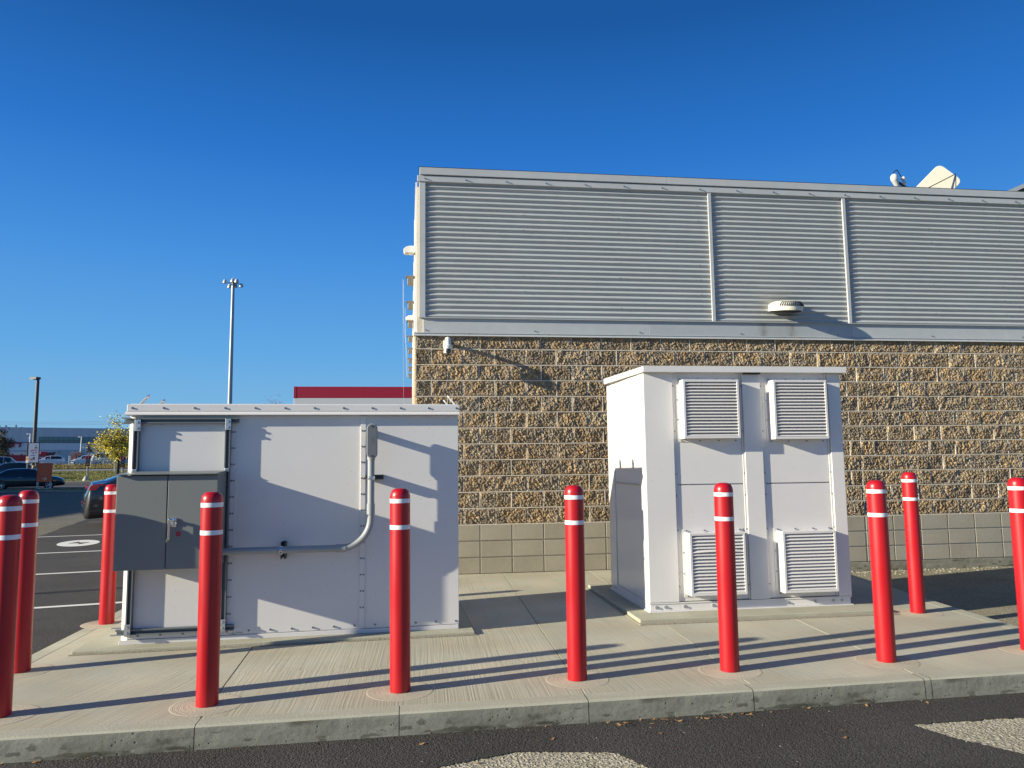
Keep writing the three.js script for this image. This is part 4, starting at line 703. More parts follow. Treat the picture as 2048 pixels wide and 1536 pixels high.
{
  const face = (p, q) => Math.atan2(-(q.z - p.z), q.x - p.x);
  const on = (px, dist) => { const p = at(px, 900, dist); return [p.x, groundAt(p.x, p.z) + .006, p.z]; };
  const across = Math.atan2(-B_DIR.y, B_DIR.x);
  const TH = .42, rear = at(173, 1030, 19.0), carAt = [rear.x + 2.38 * Math.cos(TH) - .93 * Math.sin(TH), .004, rear.z - 2.38 * Math.sin(TH) - .93 * Math.cos(TH)];
  const grey = car('parked_car', 'dark grey sloping-roof car parked behind the grey electrical cabinet', 'car', 'coupe', carPaint(.014, .015, .017), carAt, TH);
  for (const s of [-1, 1]) {
    const s2 = new THREE.Shape([[0, 0], [.03, .09], [.26, .125], [.44, .10], [.34, .02], [.14, -.02]].map((p) => new THREE.Vector2(...p)));
    part('taillight', new THREE.ExtrudeGeometry(s2, { depth: .05, bevelEnabled: true, bevelSize: .015, bevelThickness: .025, bevelSegments: 3 }).translate(-2.345, .955, s > 0 ? .885 : -.935), phys(.42, .008, .02, .12, { clearcoat: 1 }), grey);
    part('reflector', place(new RoundedBoxGeometry(.04, .04, .2, 2, .012), -2.425, .60, s * .62), phys(.35, .01, .01, .2), grey);
    part('exhaust_tip', cyl(.04, .04, .12, -2.36, .36, s * .55, 14, 0, 0, Math.PI / 2), M.chrome, grey);
  }
  part('lower_valance', new RoundedBoxGeometry(.5, .14, 1.6, 3, .05).translate(-2.10, .30, 0), M.black, grey);
  part('bumper_crease', new RoundedBoxGeometry(.05, .02, 1.5, 2, .009).translate(-2.425, .52, 0), M.black, grey);
  car('parked_car', 'black sedan standing behind the orange arrow sign', 'car', 'sedan', carPaint(.006, .007, .009), on(56, 53), across);
  car('parked_car', 'silver grey suv at the far left beyond the black sedan', 'car', 'suv', carPaint(.26, .26, .25), on(6, 76), across);
  car('parked_car', 'low dark navy car between the black sedan and the silver suv', 'car', 'sedan', carPaint(.012, .016, .024), on(42, 66), across);
  car('passing_car', 'white hatchback passing on the road behind the orange arrow sign', 'car', 'hatch', carPaint(.72, .73, .75), on(101, 121), across + Math.PI, { group: 'white cars on the far road' });
  car('passing_car', 'white hatchback passing on the road behind the number seven sign', 'car', 'hatch', carPaint(.74, .74, .74), on(173, 121), across + Math.PI, { group: 'white cars on the far road' });
  car('passing_car', 'white suv passing on the road behind the yellow tree', 'car', 'suv', carPaint(.74, .73, .70), on(218, 116), across, { group: 'white cars on the far road' });
  car('passing_car', 'dark suv on the far road just left of the white suv', 'car', 'suv', carPaint(.02, .02, .022), on(184, 132), across);

  // red dump trailer and red container on the far side of the road
  const tp = on(44, 148), tr = thing('dump_trailer', 'long red dump trailer with a white top band beyond the road', 'trailer', tp, across);
  const Lh = 3.1;
  part('body', span(-Lh, Lh, .7, 2.0, -1.2, 1.2, .05), mat(.30, .02, .03, .5), tr);
  part('top_band', span(-Lh + .2, Lh - .1, 2.0, 2.5, -1.15, 1.15, .04), mat(.6, .6, .55, .6), tr);
  for (let i = 0; i < 5; i++) part('rib', span(-Lh + .2 + i * 1.42, -Lh + .34 + i * 1.42, .75, 2.3, -1.27, 1.27, .02), mat(.24, .015, .025, .5), tr);
  for (const x of [-2.2, -1.2, 2.1]) part('wheel', cyl(.5, .5, 2.3, x, .5, 0, 20, Math.PI / 2), M.tyre, tr);
  const cp = on(93, 145), cn = thing('truck', 'red truck with a dark load box behind the white hatchback', 'truck', cp, across);
  part('cab', [span(-1.0, .15, .55, 2.6, -1.1, 1.1, .12), span(-1.5, -.95, .6, 2.0, -1.1, 1.1, .08)], mat(.42, .02, .04, .4), cn);
  part('window', span(-1.46, -1.0, 1.75, 2.2, -1.12, 1.12, .04), M.glassDark, cn);
  part('stripe', span(-1.56, -.4, 1.45, 1.6, -1.12, 1.12, .01), mat(.7, .68, .65, .6), cn);
  part('load_box', [span(.2, 1.35, .7, 2.45, -1.15, 1.15, .04), span(1.1, 1.55, 2.3, 2.55, -1.15, 1.15, .05)], mat(.07, .03, .04, .6), cn);
  for (const x of [-.9, 1]) part('wheel', cyl(.45, .45, 2.2, x, .45, 0, 18, Math.PI / 2), M.tyre, cn);

  // ---------------- signs
  const sp = on(91.5, 49.2); sp[1] = .165;
  const toCam = (p) => Math.atan2(CAM.x - p[0], CAM.z - p[2]);
  const sg = thing('direction_sign', 'orange drive lane sign with a white arrow pointing right', 'sign', sp, toCam(sp) + .06);
  part('panel', span(-.42, .42, .46, 1.68, -.06, .06, .015), mat(.70, .12, .05, .6), sg);
  part('sign_face', metres(new THREE.PlaneGeometry(.80, 1.18).translate(0, 1.07, .0625)), mat(1, 1, 1, .55, { map: null }), sg);
  const face1 = sg.children[sg.children.length - 1]; face1.geometry = std(new THREE.PlaneGeometry(.80, 1.18).translate(0, 1.07, .0625));
  face1.material = mat(1, 1, 1, .55, { map: canvasTex(256, 378, (c) => {
    c.fillStyle = '#ff6a40'; c.fillRect(0, 0, 256, 378); c.strokeStyle = '#e08a48'; c.lineWidth = 13; c.lineCap = 'butt';
    for (const x of [92, 128]) { c.beginPath(); c.moveTo(x, 108); c.bezierCurveTo(x + 4, 20, x + 30, 20, x + 36, 108); c.stroke(); }
    c.fillStyle = '#f0a878'; for (let i = 0; i < 5; i++) c.fillRect(88 + i * 17, 158, 11, 12); for (let i = 0; i < 9; i++) c.fillRect(58 + i * 16, 218, 11, 12);
    c.strokeStyle = '#f3dfb4'; c.lineWidth = 13; c.beginPath(); c.moveTo(78, 318); c.lineTo(160, 318); c.stroke(); c.beginPath(); c.moveTo(128, 284); c.lineTo(164, 318); c.lineTo(128, 352); c.stroke();
  }) });
  part('leg', span(-.42, -.30, 0, .46, -.05, .05, .01), mat(.5, .5, .5, .6), sg); part('leg', span(.30, .42, 0, .46, -.05, .05, .01), mat(.5, .5, .5, .6), sg);
  part('foot_rail', span(-.44, .44, 0, .07, -.07, .07, .01), mat(.55, .55, .52, .7), sg);

  const post = (px, dist, digit, label, top) => {
    const p = on(px, dist), o = thing('number_sign', label, 'sign', p, toCam(p), 'numbered pick-up bay signs');
    const s = (h) => h;
    part('base', new THREE.CylinderGeometry(.07, .27, .40, 20).translate(-.10, .20, 0), mat(.50, .48, .42, .9), o);
    part('post', [cyl(.035, .035, 1.35, .05, .68, -.02, 12), cyl(.022, .022, 1.1, -.05, .85, .0, 10)], mat(.38, .39, .39, .5, { metalness: .3 }), o);
    part('panel', span(-.155, .165, 1.53, 1.83, -.03, .03, .01), M.black, o);
    part('number_plate', span(-.19, .20, 1.835, 2.10, -.04, .04, .02), mat(.46, .01, .035, .5), o);
    part('number', place(new THREE.PlaneGeometry(.22, .235), 0, 1.968, .0425), mat(1, 1, 1, .6, { map: canvasTex(64, 64, (c) => { c.fillStyle = '#b4122c'; c.fillRect(0, 0, 64, 64); c.fillStyle = '#f8f2ec'; c.font = 'bold 60px sans-serif'; c.textAlign = 'center'; c.textBaseline = 'middle'; c.fillText(digit, 32, 35); }) }), o);
    part('text_line', [0, 1, 2].map((i) => span(-.12, .13, 1.76 - i * .08, 1.79 - i * .08, .03, .034)), mat(.5, .52, .55, .6), o);
    part('lower_panel', span(-.20, .13, 1.24, 1.525, -.025, .025, .01), M.black, o);
    part('orange_disc', cyl(.115, .115, .02, -.04, 1.385, .03, 24, Math.PI / 2), mat(.72, .30, .06, .5), o);
    part('disc_symbol', span(-.08, .0, 1.365, 1.40, .038, .043, .004), M.black, o);
    return o;
  };
  post(177, 64, '7', 'red number 7 sign on a post with concrete base on the lawn');
  post(247, 62, '8', 'red number 8 sign on a post beside the white cabinet corner');
  const mb = on(66, 62), menu = thing('menu_board', 'tall white poster board in a dark frame by the lamp post', 'sign board', mb, toCam(mb) - .28), my = 1.94 - mb[1], mt = my + 1.70;
  part('frame', [span(-.44, .46, my, mt, -.1, .06, .02)], mat(.02, .025, .035, .5), menu);
  const pf = part('poster', std(new THREE.PlaneGeometry(.74, 1.58).translate(.06, (my + mt) / 2, .0625)), mat(1, 1, 1, .5, { map: canvasTex(128, 272, (c) => {
    c.fillStyle = '#b9c3d6'; c.fillRect(0, 0, 128, 272); c.fillStyle = '#3f5a78'; c.fillRect(86, 24, 12, 20); c.fillRect(76, 56, 36, 20); c.fillStyle = '#b0304c'; c.fillRect(36, 92, 26, 16); c.fillRect(64, 94, 44, 12); c.fillStyle = '#7c86a8'; c.fillRect(20, 112, 24, 14);
    c.fillStyle = '#8a98a8'; c.beginPath(); c.arc(96, 132, 15, 0, 7); c.fill(); c.fillStyle = '#4f5f8c'; c.fillRect(50, 130, 22, 18); c.fillStyle = '#32507c'; c.fillRect(32, 170, 60, 9); c.fillStyle = '#2c4650'; c.fillRect(62, 196, 24, 36); c.fillStyle = '#8d7a70'; c.fillRect(28, 216, 34, 26);
  }) }), menu);
  for (const x of [-.3, .3]) part('leg', span(x - .05, x + .05, 0, my, -.06, .0, .01), mat(.05, .055, .06, .6), menu);
  const sl = on(56, 60.5), slim = thing('slim_sign', 'narrow white and orange upright panel left of the poster board', 'sign board', sl, toCam(sl) - .4), sy = 1.95 - sl[1];
  part('panel', span(-.10, .12, sy, sy + .50, -.05, .05, .02), mat(.8, .78, .72, .5), slim); part('orange_print', span(-.09, .07, sy + .22, sy + .46, .05, .053), mat(.75, .33, .08, .5), slim);
  part('leg', span(-.03, .03, 0, sy, -.03, .03, .01), mat(.3, .3, .3, .6), slim);
  const bs = on(178, 112), bk = thing('road_sign', 'dark rectangular road sign seen from behind on a thin pole', 'road sign', bs, toCam(bs) + .9); const by = at(178, 905, 112).y - bs[1];
  part('panel', span(-.62, .62, by, by + 1.28, -.03, .03, .01), mat(.10, .12, .15, .6), bk); part('pole', [cyl(.05, .05, by + 1.2, 0, (by + 1.2) / 2, -.06, 10), cyl(.03, .03, by, .38, by / 2, -.06, 8)], mat(.2, .21, .23, .6), bk);

  // guard rail and fence posts along the far road
  const gr = thing('guard_rail', 'pale steel guard rail along the far road', 'guard rail');
  const line = (w, l, y) => { const x = CAM.x + A_DIR.x * w + B_DIR.x * l, z = CAM.z + A_DIR.y * w + B_DIR.y * l; return [x, riseAt(w) + y, z]; };
  const beam = (y0, y1) => { const a = line(125, -40, 0), b = line(125, 40, 0), g = new THREE.BoxGeometry(80, y1 - y0, .06); return g.rotateY(Math.atan2(-(b[2] - a[2]), b[0] - a[0])).translate((a[0] + b[0]) / 2, a[1] + (y0 + y1) / 2, (a[2] + b[2]) / 2); };
  part('rail', beam(.40, .58), mat(.62, .63, .64, .5), gr); part('rail', beam(.14, .22), mat(.55, .56, .57, .5), gr);
  for (let l = -38; l < 40; l += 3.8) part('post', rod(line(125.2, l, 0), line(125.2, l, .6), .07), mat(.4, .41, .42, .6), gr);
  const fp = (px, top, bot, d, label) => { const a = at(px, bot, d), b = at(px, top, d), o = part('fence_post', rod([a.x, groundAt(a.x, a.z), a.z], [b.x, b.y, b.z], .045), mat(.42, .44, .44, .5)); o.userData = { label, category: 'fence post', group: 'thin metal posts along the far verge' }; };
  fp(138, 911, 932, 103, 'thin grey post right of the passing white hatchback'); fp(140.5, 912, 928, 112, 'thin pale post just behind the one right of the hatchback'); fp(182, 907, 931, 103, 'thin metal post right of the number seven sign'); fp(229, 918, 945, 82, 'thin grey post under the yellow tree');
}
// person behind the sedan
{
  const p = at(72.5, 930, 57.5), gy = groundAt(p.x, p.z), o = thing('person', 'person with dark hair in a tan jacket standing behind the black sedan', 'person', [p.x, gy + .0, p.z], Math.atan2(CAM.x - p.x, CAM.z - p.z) + .5);
  const J = { hip: [0, .92, 0], chest: [0, 1.28, 0], neck: [0, 1.47, .01], head: [0, 1.62, .03], shL: [.19, 1.41, 0], elL: [.30, 1.14, .02], wrL: [.20, 1.0, .20], shR: [-.19, 1.41, 0], elR: [-.27, 1.13, -.02], wrR: [-.26, .88, .06], hpL: [.10, .90, 0], knL: [.12, .50, .03], anL: [.13, .08, 0], hpR: [-.10, .90, 0], knR: [-.12, .50, .02], anR: [-.13, .08, -.02], toL: [.15, .03, .16], toR: [-.15, .03, .14] };
  const field = (bones) => {
    const n = 56, mc = new MarchingCubes(n, M.black, false, false, 60000); mc.isolation = 0; const sz = 1.9;
    const caps = bones.map(([a, b, r, s]) => [new THREE.Vector3(...J[a]), new THREE.Vector3(...J[b]), r, s]), v = new THREE.Vector3(), d = new THREE.Vector3(), q = new THREE.Vector3();
    for (let z = 0; z < n; z++) for (let y = 0; y < n; y++) for (let x = 0; x < n; x++) {
      v.set((x - n / 2) / (n / 2), (y - n / 2) / (n / 2), (z - n / 2) / (n / 2)).multiplyScalar(sz / 2); v.y += .92; let acc = 0;
      for (const [a, b, r, s] of caps) { d.copy(b).sub(a); const t = clamp(q.copy(v).sub(a).dot(d) / d.lengthSq()); const dist = q.copy(a).addScaledVector(d, t).distanceTo(v) - lerp(r, s, t); acc += Math.exp(-dist * 28); }
      mc.field[x + y * n + z * n * n] = Math.log(acc + 1e-12) / 28;
    }
    mc.update(); const c = mc.count, g = new THREE.BufferGeometry(); g.setAttribute('position', new THREE.BufferAttribute(mc.positionArray.slice(0, c * 3), 3)); g.setAttribute('normal', new THREE.BufferAttribute(mc.normalArray.slice(0, c * 3), 3));
    return std(g.scale(sz / 2, sz / 2, sz / 2).translate(0, .92, 0));
  };
  const skin = mat(.30, .17, .11, .6);
  const hand = (w, dx, dz) => { const g = [place(new THREE.SphereGeometry(.04, 10, 8).scale(.9, 1.1, .55), w[0] + dx * .03, w[1] - .05, w[2] + dz * .04)]; for (let i = 0; i < 5; i++) g.push(rod([w[0] + (i - 2) * .016, w[1] - .07, w[2] + dz * .04], [w[0] + (i - 2) * .019, w[1] - (i === 0 ? .10 : .145 - Math.abs(i - 2) * .01), w[2] + dz * .04 + .02], .009, .007)); return g; };
  const bodyG = field([['neck', 'head', .055, .06], ['chest', 'neck', .13, .06], ['hip', 'chest', .13, .15], ['shL', 'elL', .055, .042], ['elL', 'wrL', .042, .03], ['shR', 'elR', .055, .042], ['elR', 'wrR', .042, .03], ['hpL', 'knL', .085, .06], ['knL', 'anL', .055, .04], ['hpR', 'knR', .085, .06], ['knR', 'anR', .055, .04], ['anL', 'toL', .045, .035], ['anR', 'toR', .045, .035], ['shL', 'shR', .07, .07]]);
  const head = new THREE.SphereGeometry(.105, 24, 18); { const q = head.attributes.position; for (let i = 0; i < q.count; i++) { let x = q.getX(i), y = q.getY(i), z = q.getZ(i); x *= .84; y *= 1.14; if (y < 0) { x *= 1 + y * 1.6; } if (z > .05) { const nose = Math.exp(-(x * x) / .0002 - (y + .012) * (y + .012) / .0007); z += .02 * nose - .006 * Math.exp(-Math.pow(Math.abs(x) - .033, 2) / .0002 - Math.pow(y - .012, 2) / .0002); } q.setXYZ(i, x, y, z); } head.computeVertexNormals(); }
  part('body', [bodyG, place(head, ...J.head), place(new THREE.SphereGeometry(.022, 8, 6).scale(.4, 1.2, 1), .09, 1.62, .03), place(new THREE.SphereGeometry(.022, 8, 6).scale(.4, 1.2, 1), -.09, 1.62, .03), ...hand(J.wrL, 0, 1), ...hand(J.wrR, 0, .4)], skin, o);
  part('eye', [-.033, .033].map((x) => place(new THREE.SphereGeometry(.009, 8, 6), x, 1.632, .118)), M.black, o);
  part('mouth', place(new THREE.SphereGeometry(.02, 8, 6).scale(1, .25, .4), 0, 1.565, .118), mat(.22, .08, .07, .6), o);
  part('hair', new THREE.SphereGeometry(.117, 20, 14, 0, Math.PI * 2, 0, 1.9).scale(.88, 1.1, 1.0).rotateX(-.5).translate(0, 1.628, .018), mat(.012, .009, .008, .7), o);
  part('jacket', field([['chest', 'neck', .155, .072], ['hip', 'chest', .15, .172], ['shL', 'elL', .076, .062], ['elL', 'wrL', .062, .045], ['shR', 'elR', .076, .062], ['elR', 'wrR', .062, .045], ['shL', 'shR', .086, .086]]), mat(.45, .36, .20, .85), o);
  part('trousers', field([['hip', 'hpL', .13, .10], ['hip', 'hpR', .13, .10], ['hpL', 'knL', .105, .078], ['knL', 'anL', .072, .055], ['hpR', 'knR', .105, .078], ['knR', 'anR', .072, .055]]), mat(.03, .035, .05, .85), o);
}

// ------------------------------------------------------------------ trees
function tree(name, label, base, H, crownY, rx, ry, n, leaf, colours, opts = {}) {
  const t = thing(name, label, opts.category ?? 'tree', base, 0), limbs = [], tips = [], r0 = opts.trunk ?? .12;
  const grow = (p, d, len, r, depth) => { const e = p.clone().addScaledVector(d, len); limbs.push(rod(p.toArray(), e.toArray(), r, r * .62, 7)); if (!depth) { tips.push(e); return; } const k = depth > 2 ? 4 : 3; for (let i = 0; i < k; i++) { const nd = d.clone().add(new THREE.Vector3(rr(-1, 1), rr(-.25, .75), rr(-1, 1)).multiplyScalar(opts.spread ?? .85)).normalize(); grow(e, nd, len * rr(.62, .86), r * .6, depth - 1); } };
  const h0 = crownY - ry * .75; grow(new THREE.Vector3(0, 0, 0), new THREE.Vector3(rr(-.08, .08), 1, rr(-.08, .08)).normalize(), h0, r0, 0);
  for (let i = 0; i < (opts.limbs ?? 7); i++) { const a = i / (opts.limbs ?? 7) * 6.28 + rr(-.3, .3); grow(new THREE.Vector3(0, h0 * rr(.8, 1), 0), new THREE.Vector3(Math.cos(a) * .7, rr(.5, 1.4), Math.sin(a) * .7).normalize(), ry * rr(.38, .55), r0 * .5, 3); }
  part('trunk', limbs, mat(...(opts.bark ?? [.05, .04, .032]), .9), t);
  const pos = [], col = [], v = new THREE.Vector3(), clumps = Array.from({ length: opts.clumps ?? 46 }, () => { const a = rr(0, 6.28), u = rr(-1, 1), q = Math.pow(rnd(), .45), s = Math.sqrt(1 - u * u); return [Math.cos(a) * s * q * rx, crownY + u * q * ry, Math.sin(a) * s * q * rx, rr(.16, .36) * rx]; });
  for (let i = 0; i < n; i++) {
    const c = clumps[(rnd() * clumps.length) | 0], g = () => (rnd() + rnd() + rnd() - 1.5) * 1.1; v.set(c[0] + g() * c[3], c[1] + g() * c[3] * .9, c[2] + g() * c[3]);
    const a = new THREE.Vector3(rr(-1, 1), rr(-1, 1), rr(-1, 1)).normalize().multiplyScalar(leaf * rr(.6, 1.3)), b = new THREE.Vector3(rr(-1, 1), rr(-1, 1), rr(-1, 1)).cross(a).normalize().multiplyScalar(leaf * .5);
    pos.push(...v.clone().sub(a).toArray(), ...v.clone().add(b).toArray(), ...v.clone().add(a).toArray(), ...v.clone().sub(a).toArray(), ...v.clone().add(a).toArray(), ...v.clone().sub(b).toArray());
    const k = colours[(rnd() * colours.length) | 0], f = rr(.75, 1.2); for (let q = 0; q < 6; q++) col.push(k[0] * f, k[1] * f, k[2] * f);
  }
  const g = new THREE.BufferGeometry(); g.setAttribute('position', new THREE.Float32BufferAttribute(pos, 3)); g.setAttribute('color', new THREE.Float32BufferAttribute(col, 3)); g.computeVertexNormals();
  part('crown', g, mat(1, 1, 1, .8, { vertexColors: true, side: THREE.DoubleSide }), t); return t;
}
{
  const on = (px, d) => { const p = at(px, 900, d); return [p.x, groundAt(p.x, p.z), p.z]; };
  const b1 = on(236, 66), k = 66 / FOCAL, top1 = at(236, 838, 66).y - b1[1], low1 = at(236, 926, 66).y - b1[1];
  tree('autumn_tree', 'small tree with yellow autumn leaves left of the white cabinet', b1, top1, (top1 + low1) / 2, 46 * k, (top1 - low1) / 2 * .98, 5200, .085, [[.80, .60, .05], [.70, .54, .05], [.50, .50, .07], [.28, .31, .05], [.60, .48, .08], [.82, .74, .15]], { trunk: .17, limbs: 8 });
  const b2 = on(552, 74), t2 = at(552, 784, 74).y - b2[1];
  tree('bare_tree', 'pale twiggy half-bare tree rising behind the long white cabinet', b2, t2, t2 * .68, 1.35, t2 * .33, 1500, .05, [[.30, .27, .25], [.36, .30, .26], [.22, .21, .2]], { trunk: .13, limbs: 9, bark: [.18, .16, .15], spread: .6 });
  const b3 = on(-8, 112), t3 = at(0, 852, 112).y - b3[1];
  tree('dark_tree', 'dark olive tree cut off by the left edge of the picture', b3, t3, t3 * .58, 2.0, t3 * .42, 4200, .12, [[.07, .07, .03], [.10, .08, .035], [.05, .055, .025], [.14, .10, .05]], { trunk: .2 });
  const b4 = on(155, 150), t4 = at(155, 903, 150).y - b4[1];
  tree('red_shrub', 'reddish brown shrub behind the passing white cars', b4, t4, t4 * .55, 1.15, t4 * .46, 1500, .10, [[.22, .08, .06], [.28, .12, .09], [.16, .07, .05]], { trunk: .05, category: 'shrub', limbs: 5 });
  const b5 = on(-4, 96), t5 = at(4, 897, 96).y - b5[1];
  tree('green_shrub', 'green shrub at the left edge below the dark tree', b5, Math.max(1, t5), Math.max(.8, t5) * .5, 1.0, Math.max(1, t5) * .5, 1500, .10, [[.06, .09, .03], [.09, .11, .04]], { trunk: .05, category: 'shrub', limbs: 5 });
}

// ------------------------------------------------------------------ far buildings, canopy, lamps
{
  const on = (px, d) => { const p = at(px, 900, d); return [p.x, groundAt(p.x, p.z), p.z]; };
  const across2 = Math.atan2(-B_DIR.y, B_DIR.x), D = 215, a = at(-60, 858, D), b = at(330, 858, D), c = a.clone().add(b).multiplyScalar(.5), base = 2.6, top = a.y, len = Math.hypot(b.x - a.x, b.z - a.z), turn = across2, sc = D / FOCAL;
  const W = thing('warehouse', 'long low grey industrial building across the road, haze blue in its colour', 'building', [c.x, base, c.z], turn), H = top - base, X = (px) => { const r = at(px, 890, 1).sub(CAM), ex = Math.cos(turn), ez = -Math.sin(turn), nx = -ez, nz = ex, t = ((c.x - CAM.x) * nx + (c.z - CAM.z) * nz) / (r.x * nx + r.z * nz); return (CAM.x + r.x * t - c.x) * ex + (CAM.z + r.z * t - c.z) * ez; }, Y = (py) => at(135, py, D).y - base;
  const clad = mat(.50, .56, .62, .6), clad2 = mat(.62, .68, .74, .6), low = mat(.42, .48, .53, .6);  // the pale blue lift is distance haze painted into the cladding colours
  part('wall', span(-len / 2, len / 2, 0, H, -40, 0), clad, W);
  for (let i = 0; i < 30; i++) part('cladding_panel', span(-len / 2 + i * len / 30 + .02, -len / 2 + (i + 1) * len / 30 - .02, Y(885.4), H - .06, 0, .06), i % 2 ? clad : mat(.48, .54, .60, .6), W);
  for (let i = 0; i < 20; i++) part('cladding_panel', span(-len / 2 + i * len / 20 + .02, -len / 2 + (i + 1) * len / 20 - .02, Y(899.6), Y(885.8), 0, .14), clad2, W);
  part('base_wall', span(-len / 2, len / 2, 0, Y(900), 0, .10), low, W);
  part('ledge', span(-len / 2, len / 2, Y(885.7), Y(884.7), 0, .3), mat(.06, .07, .09, .6), W);
  for (let i = 0; i < 17; i++) { const w = new THREE.Group(); w.name = 'window'; W.add(w); const x0 = X(76.5 + i * 10.1), x1 = X(86.2 + i * 10.1); part('pane', span(x0, x1, Y(884.4), Y(873.6), .02, .09), phys(.09, .19, .20, .25, { clearcoat: .6 }), w); part('frame', [span(x1, X(86.6 + i * 10.1), Y(884.4), Y(873.4), .02, .16), span(x0, x1, Y(881.4), Y(880.9), .09, .14)], mat(.04, .06, .07, .6), w); }
  const letter = (pts, hole) => { const s = new THREE.Shape(pts.map((p) => new THREE.Vector2(X(p[0]), Y(p[1])))); return metres(new THREE.ExtrudeGeometry(s, { depth: .35, bevelEnabled: false }).translate(0, 0, .12)); }, redL = mat(.30, .012, .05, .5);
  part('wall_letter', [letter([[10, 885.5], [25.5, 885.5], [24.4, 890.8], [11, 890.8], [10.7, 892.3], [24, 892.3], [23.5, 895.3], [6.5, 895.3], [8.0, 888.9], [21.8, 888.9], [22, 887.6], [9.2, 887.6]])], redL, W);
  part('wall_letter', [letter([[26.5, 885.5], [43.4, 885.5], [41, 894.4], [37.6, 894.4], [39.3, 887.8], [30.2, 887.8], [28.4, 894.4], [24.4, 894.4]])], redL, W);
  part('rooftop_unit', [span(X(5), X(9), H, H + .7, -6, -4, .05), span(X(8), X(20), H, H + .25, -9, -5), span(X(26), X(29), H, H + .9, -6, -4, .05), span(X(37), X(41), H, H + .3, -6, -4)], mat(.3, .3, .32, .6), W);
  part('wall_light', span(X(117), X(120), Y(904.6), Y(903.4), .1, .6, .05), M.black, W);

  // petrol station canopy behind the store
  const cd = 48, c0 = at(588, 773, cd), c1 = at(590, 796, cd), c2 = at(588, 808, cd), dirx = new THREE.Vector3(.9906, 0, .1359), K = thing('station_canopy', 'petrol station canopy with red and white fascia behind the store', 'canopy', [c0.x, 0, c0.z], .0);
  const yT = c0.y, yM = c1.y, yB = c2.y - .06;
  part('red_fascia', span(0, 16, yM, yT, -9, 0, .03), mat(.30, .008, .03, .45), K);
  part('red_fascia', span(-.012, .16, yM, yT + .004, -9, .012, .01), mat(.30, .008, .03, .45), K);
  part('white_fascia', span(.0, 16, yB, yM - .004, -9, -.01, .02), mat(.52, .54, .56, .5), K);
  part('soffit', span(.35, 15.8, yB - .10, yB, -8.8, -.3), mat(.10, .10, .10, .8), K);
  for (const x of [2.6, 12]) part('column', span(x - .2, x + .2, 0, yB - .1, -4.7, -4.3, .02), mat(.6, .6, .6, .5), K);

  // tall pole with six floodlights
  const p0 = at(459.5, 811, 60), p1 = at(463, 566, 60), tp = thing('floodlight_mast', 'tall tapered steel mast topped with a cluster of floodlights', 'light mast', [p0.x, 0, p0.z]), dx = p1.x - p0.x;
  part('mast', [rod([0, 0, 0], [0, p1.y - .1, 0], .21, .125, 18)], mat(.30, .34, .37, .45, { metalness: .35 }), tp);
  part('crown', [cyl(.15, .15, .42, 0, p1.y + .02, 0, 16), cyl(.02, .05, .25, 0, p1.y + .34, 0, 10), rod([-.62, p1.y + .02, .1], [.62, p1.y - .06, -.1], .03), rod([-.4, p1.y - .12, -.3], [.4, p1.y + .02, .3], .03)], mat(.22, .25, .27, .5, { metalness: .3 }), tp);
  for (const [x, y, z] of [[-.62, .06, .1], [-.34, -.24, -.3], [.0, .12, .2], [.34, .06, .3], [.62, -.2, -.1], [.12, -.2, -.3]]) {
    const h = new THREE.Group(); h.name = 'floodlight'; h.position.set(x, p1.y + y, z); tp.add(h);
    part('housing', [cyl(.10, .16, .16, 0, .10, 0, 14), cyl(.17, .17, .10, 0, -.04, 0, 14)], mat(.5, .52, .54, .4, { metalness: .3 }), h); part('lens', cyl(.15, .15, .02, 0, -.10, 0, 14), mat(.6, .6, .58, .2), h);
  }
  // car park lamp
  const q0 = on(68, 66), q1 = at(71, 757, 66), lp = thing('lamp_post', 'dark square lamp post with one shoebox head by the poster board', 'lamp post', q0);
  part('pole', metres(new THREE.CylinderGeometry(.17, .21, q1.y - q0[1], 4, 1).rotateY(Math.PI / 4 + .3).translate(0, (q1.y - q0[1]) / 2, 0)), mat(.05, .055, .062, .5), lp);
  part('lamp_head', metres(place(new RoundedBoxGeometry(.72, .20, .5, 2, .03), -.22, q1.y - q0[1] + .02, 0, 0, -.35)), mat(.05, .052, .058, .5), lp);
  part('lens', metres(place(new THREE.BoxGeometry(.42, .02, .36), -.34, q1.y - q0[1] - .085, .04, 0, -.35)), mat(.45, .44, .38, .4), lp);
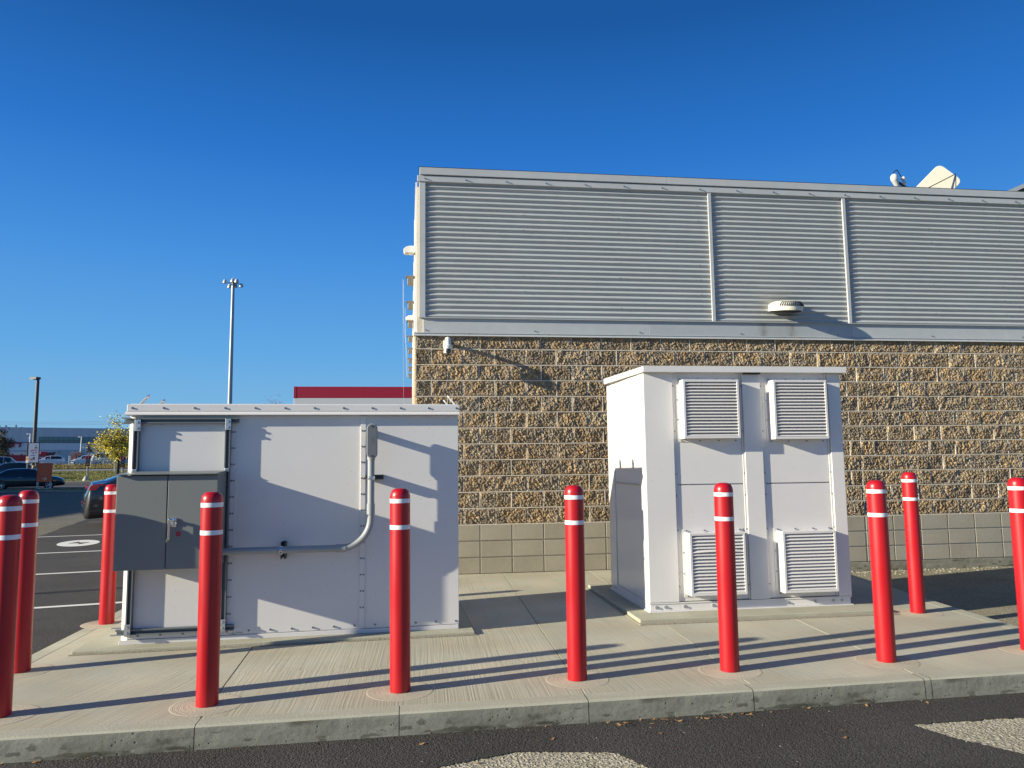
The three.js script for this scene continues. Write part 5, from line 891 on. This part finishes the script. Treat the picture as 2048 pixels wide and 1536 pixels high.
  [[57.5, 868, 170, 'white street lamp with short double arms left of the poster board'], [160.5, 874, 170, 'white street lamp in front of the long window band']].forEach(([px, py, d, label], i) => {
    const g0 = on(px, d), t = at(px, py, d), o = thing('street_lamp', label, 'street lamp', g0, 0, 'white street lamps across the road'), h = t.y - g0[1];
    part('pole', rod([0, 0, 0], [.15, h, 0], .13, .08, 10), mat(.75, .75, .76, .5), o);
    part('arm', [rod([.15, h, 0], [-.35, h + .05, 0], .05), ...(i ? [] : [rod([.15, h - .7, 0], [-.25, h - 1.1, 0], .04)])], mat(.75, .75, .76, .5), o);
    part('lamp_head', [span(-.6, -.2, h - .08, h + .08, -.1, .1, .04)], mat(.7, .7, .7, .4), o);
  });
  // power lines in the far sky
  [[846, 843], [843.5, 839.5], [849, 846]].forEach(([ya, yb], i) => {
    const A = at(-40, ya, 240), B = at(330, yb, 240), m = at(145, (ya + yb) / 2 + 2.2, 240), o = part('power_line', tube([A, m, B], .035, 30, 5), mat(.10, .12, .15, .7)); o.userData = { label: ['middle power line sagging across the sky above the warehouse', 'uppermost power line sagging across the sky above the warehouse', 'lowest power line sagging across the sky above the warehouse'][i], category: 'power line', group: 'power lines above the warehouse' };
  });
}
// ------------------------------------------------------------------ beyond the left of the frame: what casts the long shades across the car park
{
  const N = thing('neighbour_building', 'plain flat-roofed building left of the car park, out of the picture', 'building', [0, 0, 0]);
  part('wall', span(-50, -33, 0, 6.7, -44.5, -8), mat(.42, .38, .32, .85), N); part('roof', span(-50.2, -32.9, 6.7, 7.0, -44.7, -7.9), mat(.3, .3, .3, .9), N);
  for (let i = 0; i < 6; i++) part('window', span(-33.01, -32.96, 1, 2.8, -43 + i * 5.7, -40 + i * 5.7), M.glassDark, N);
  const L = thing('lamp_post', 'tall car park lamp post left of the charging bays, out of the picture', 'lamp post', [-22.2, 0, 4.0]);
  part('pole', cyl(.05, .07, 7.2, 0, 3.6, 0, 12), M.black, L); part('lamp_head', span(-.3, .3, 7.15, 7.3, -.2, .2, .03), M.black, L);
}
renderer.render(scene, camera);
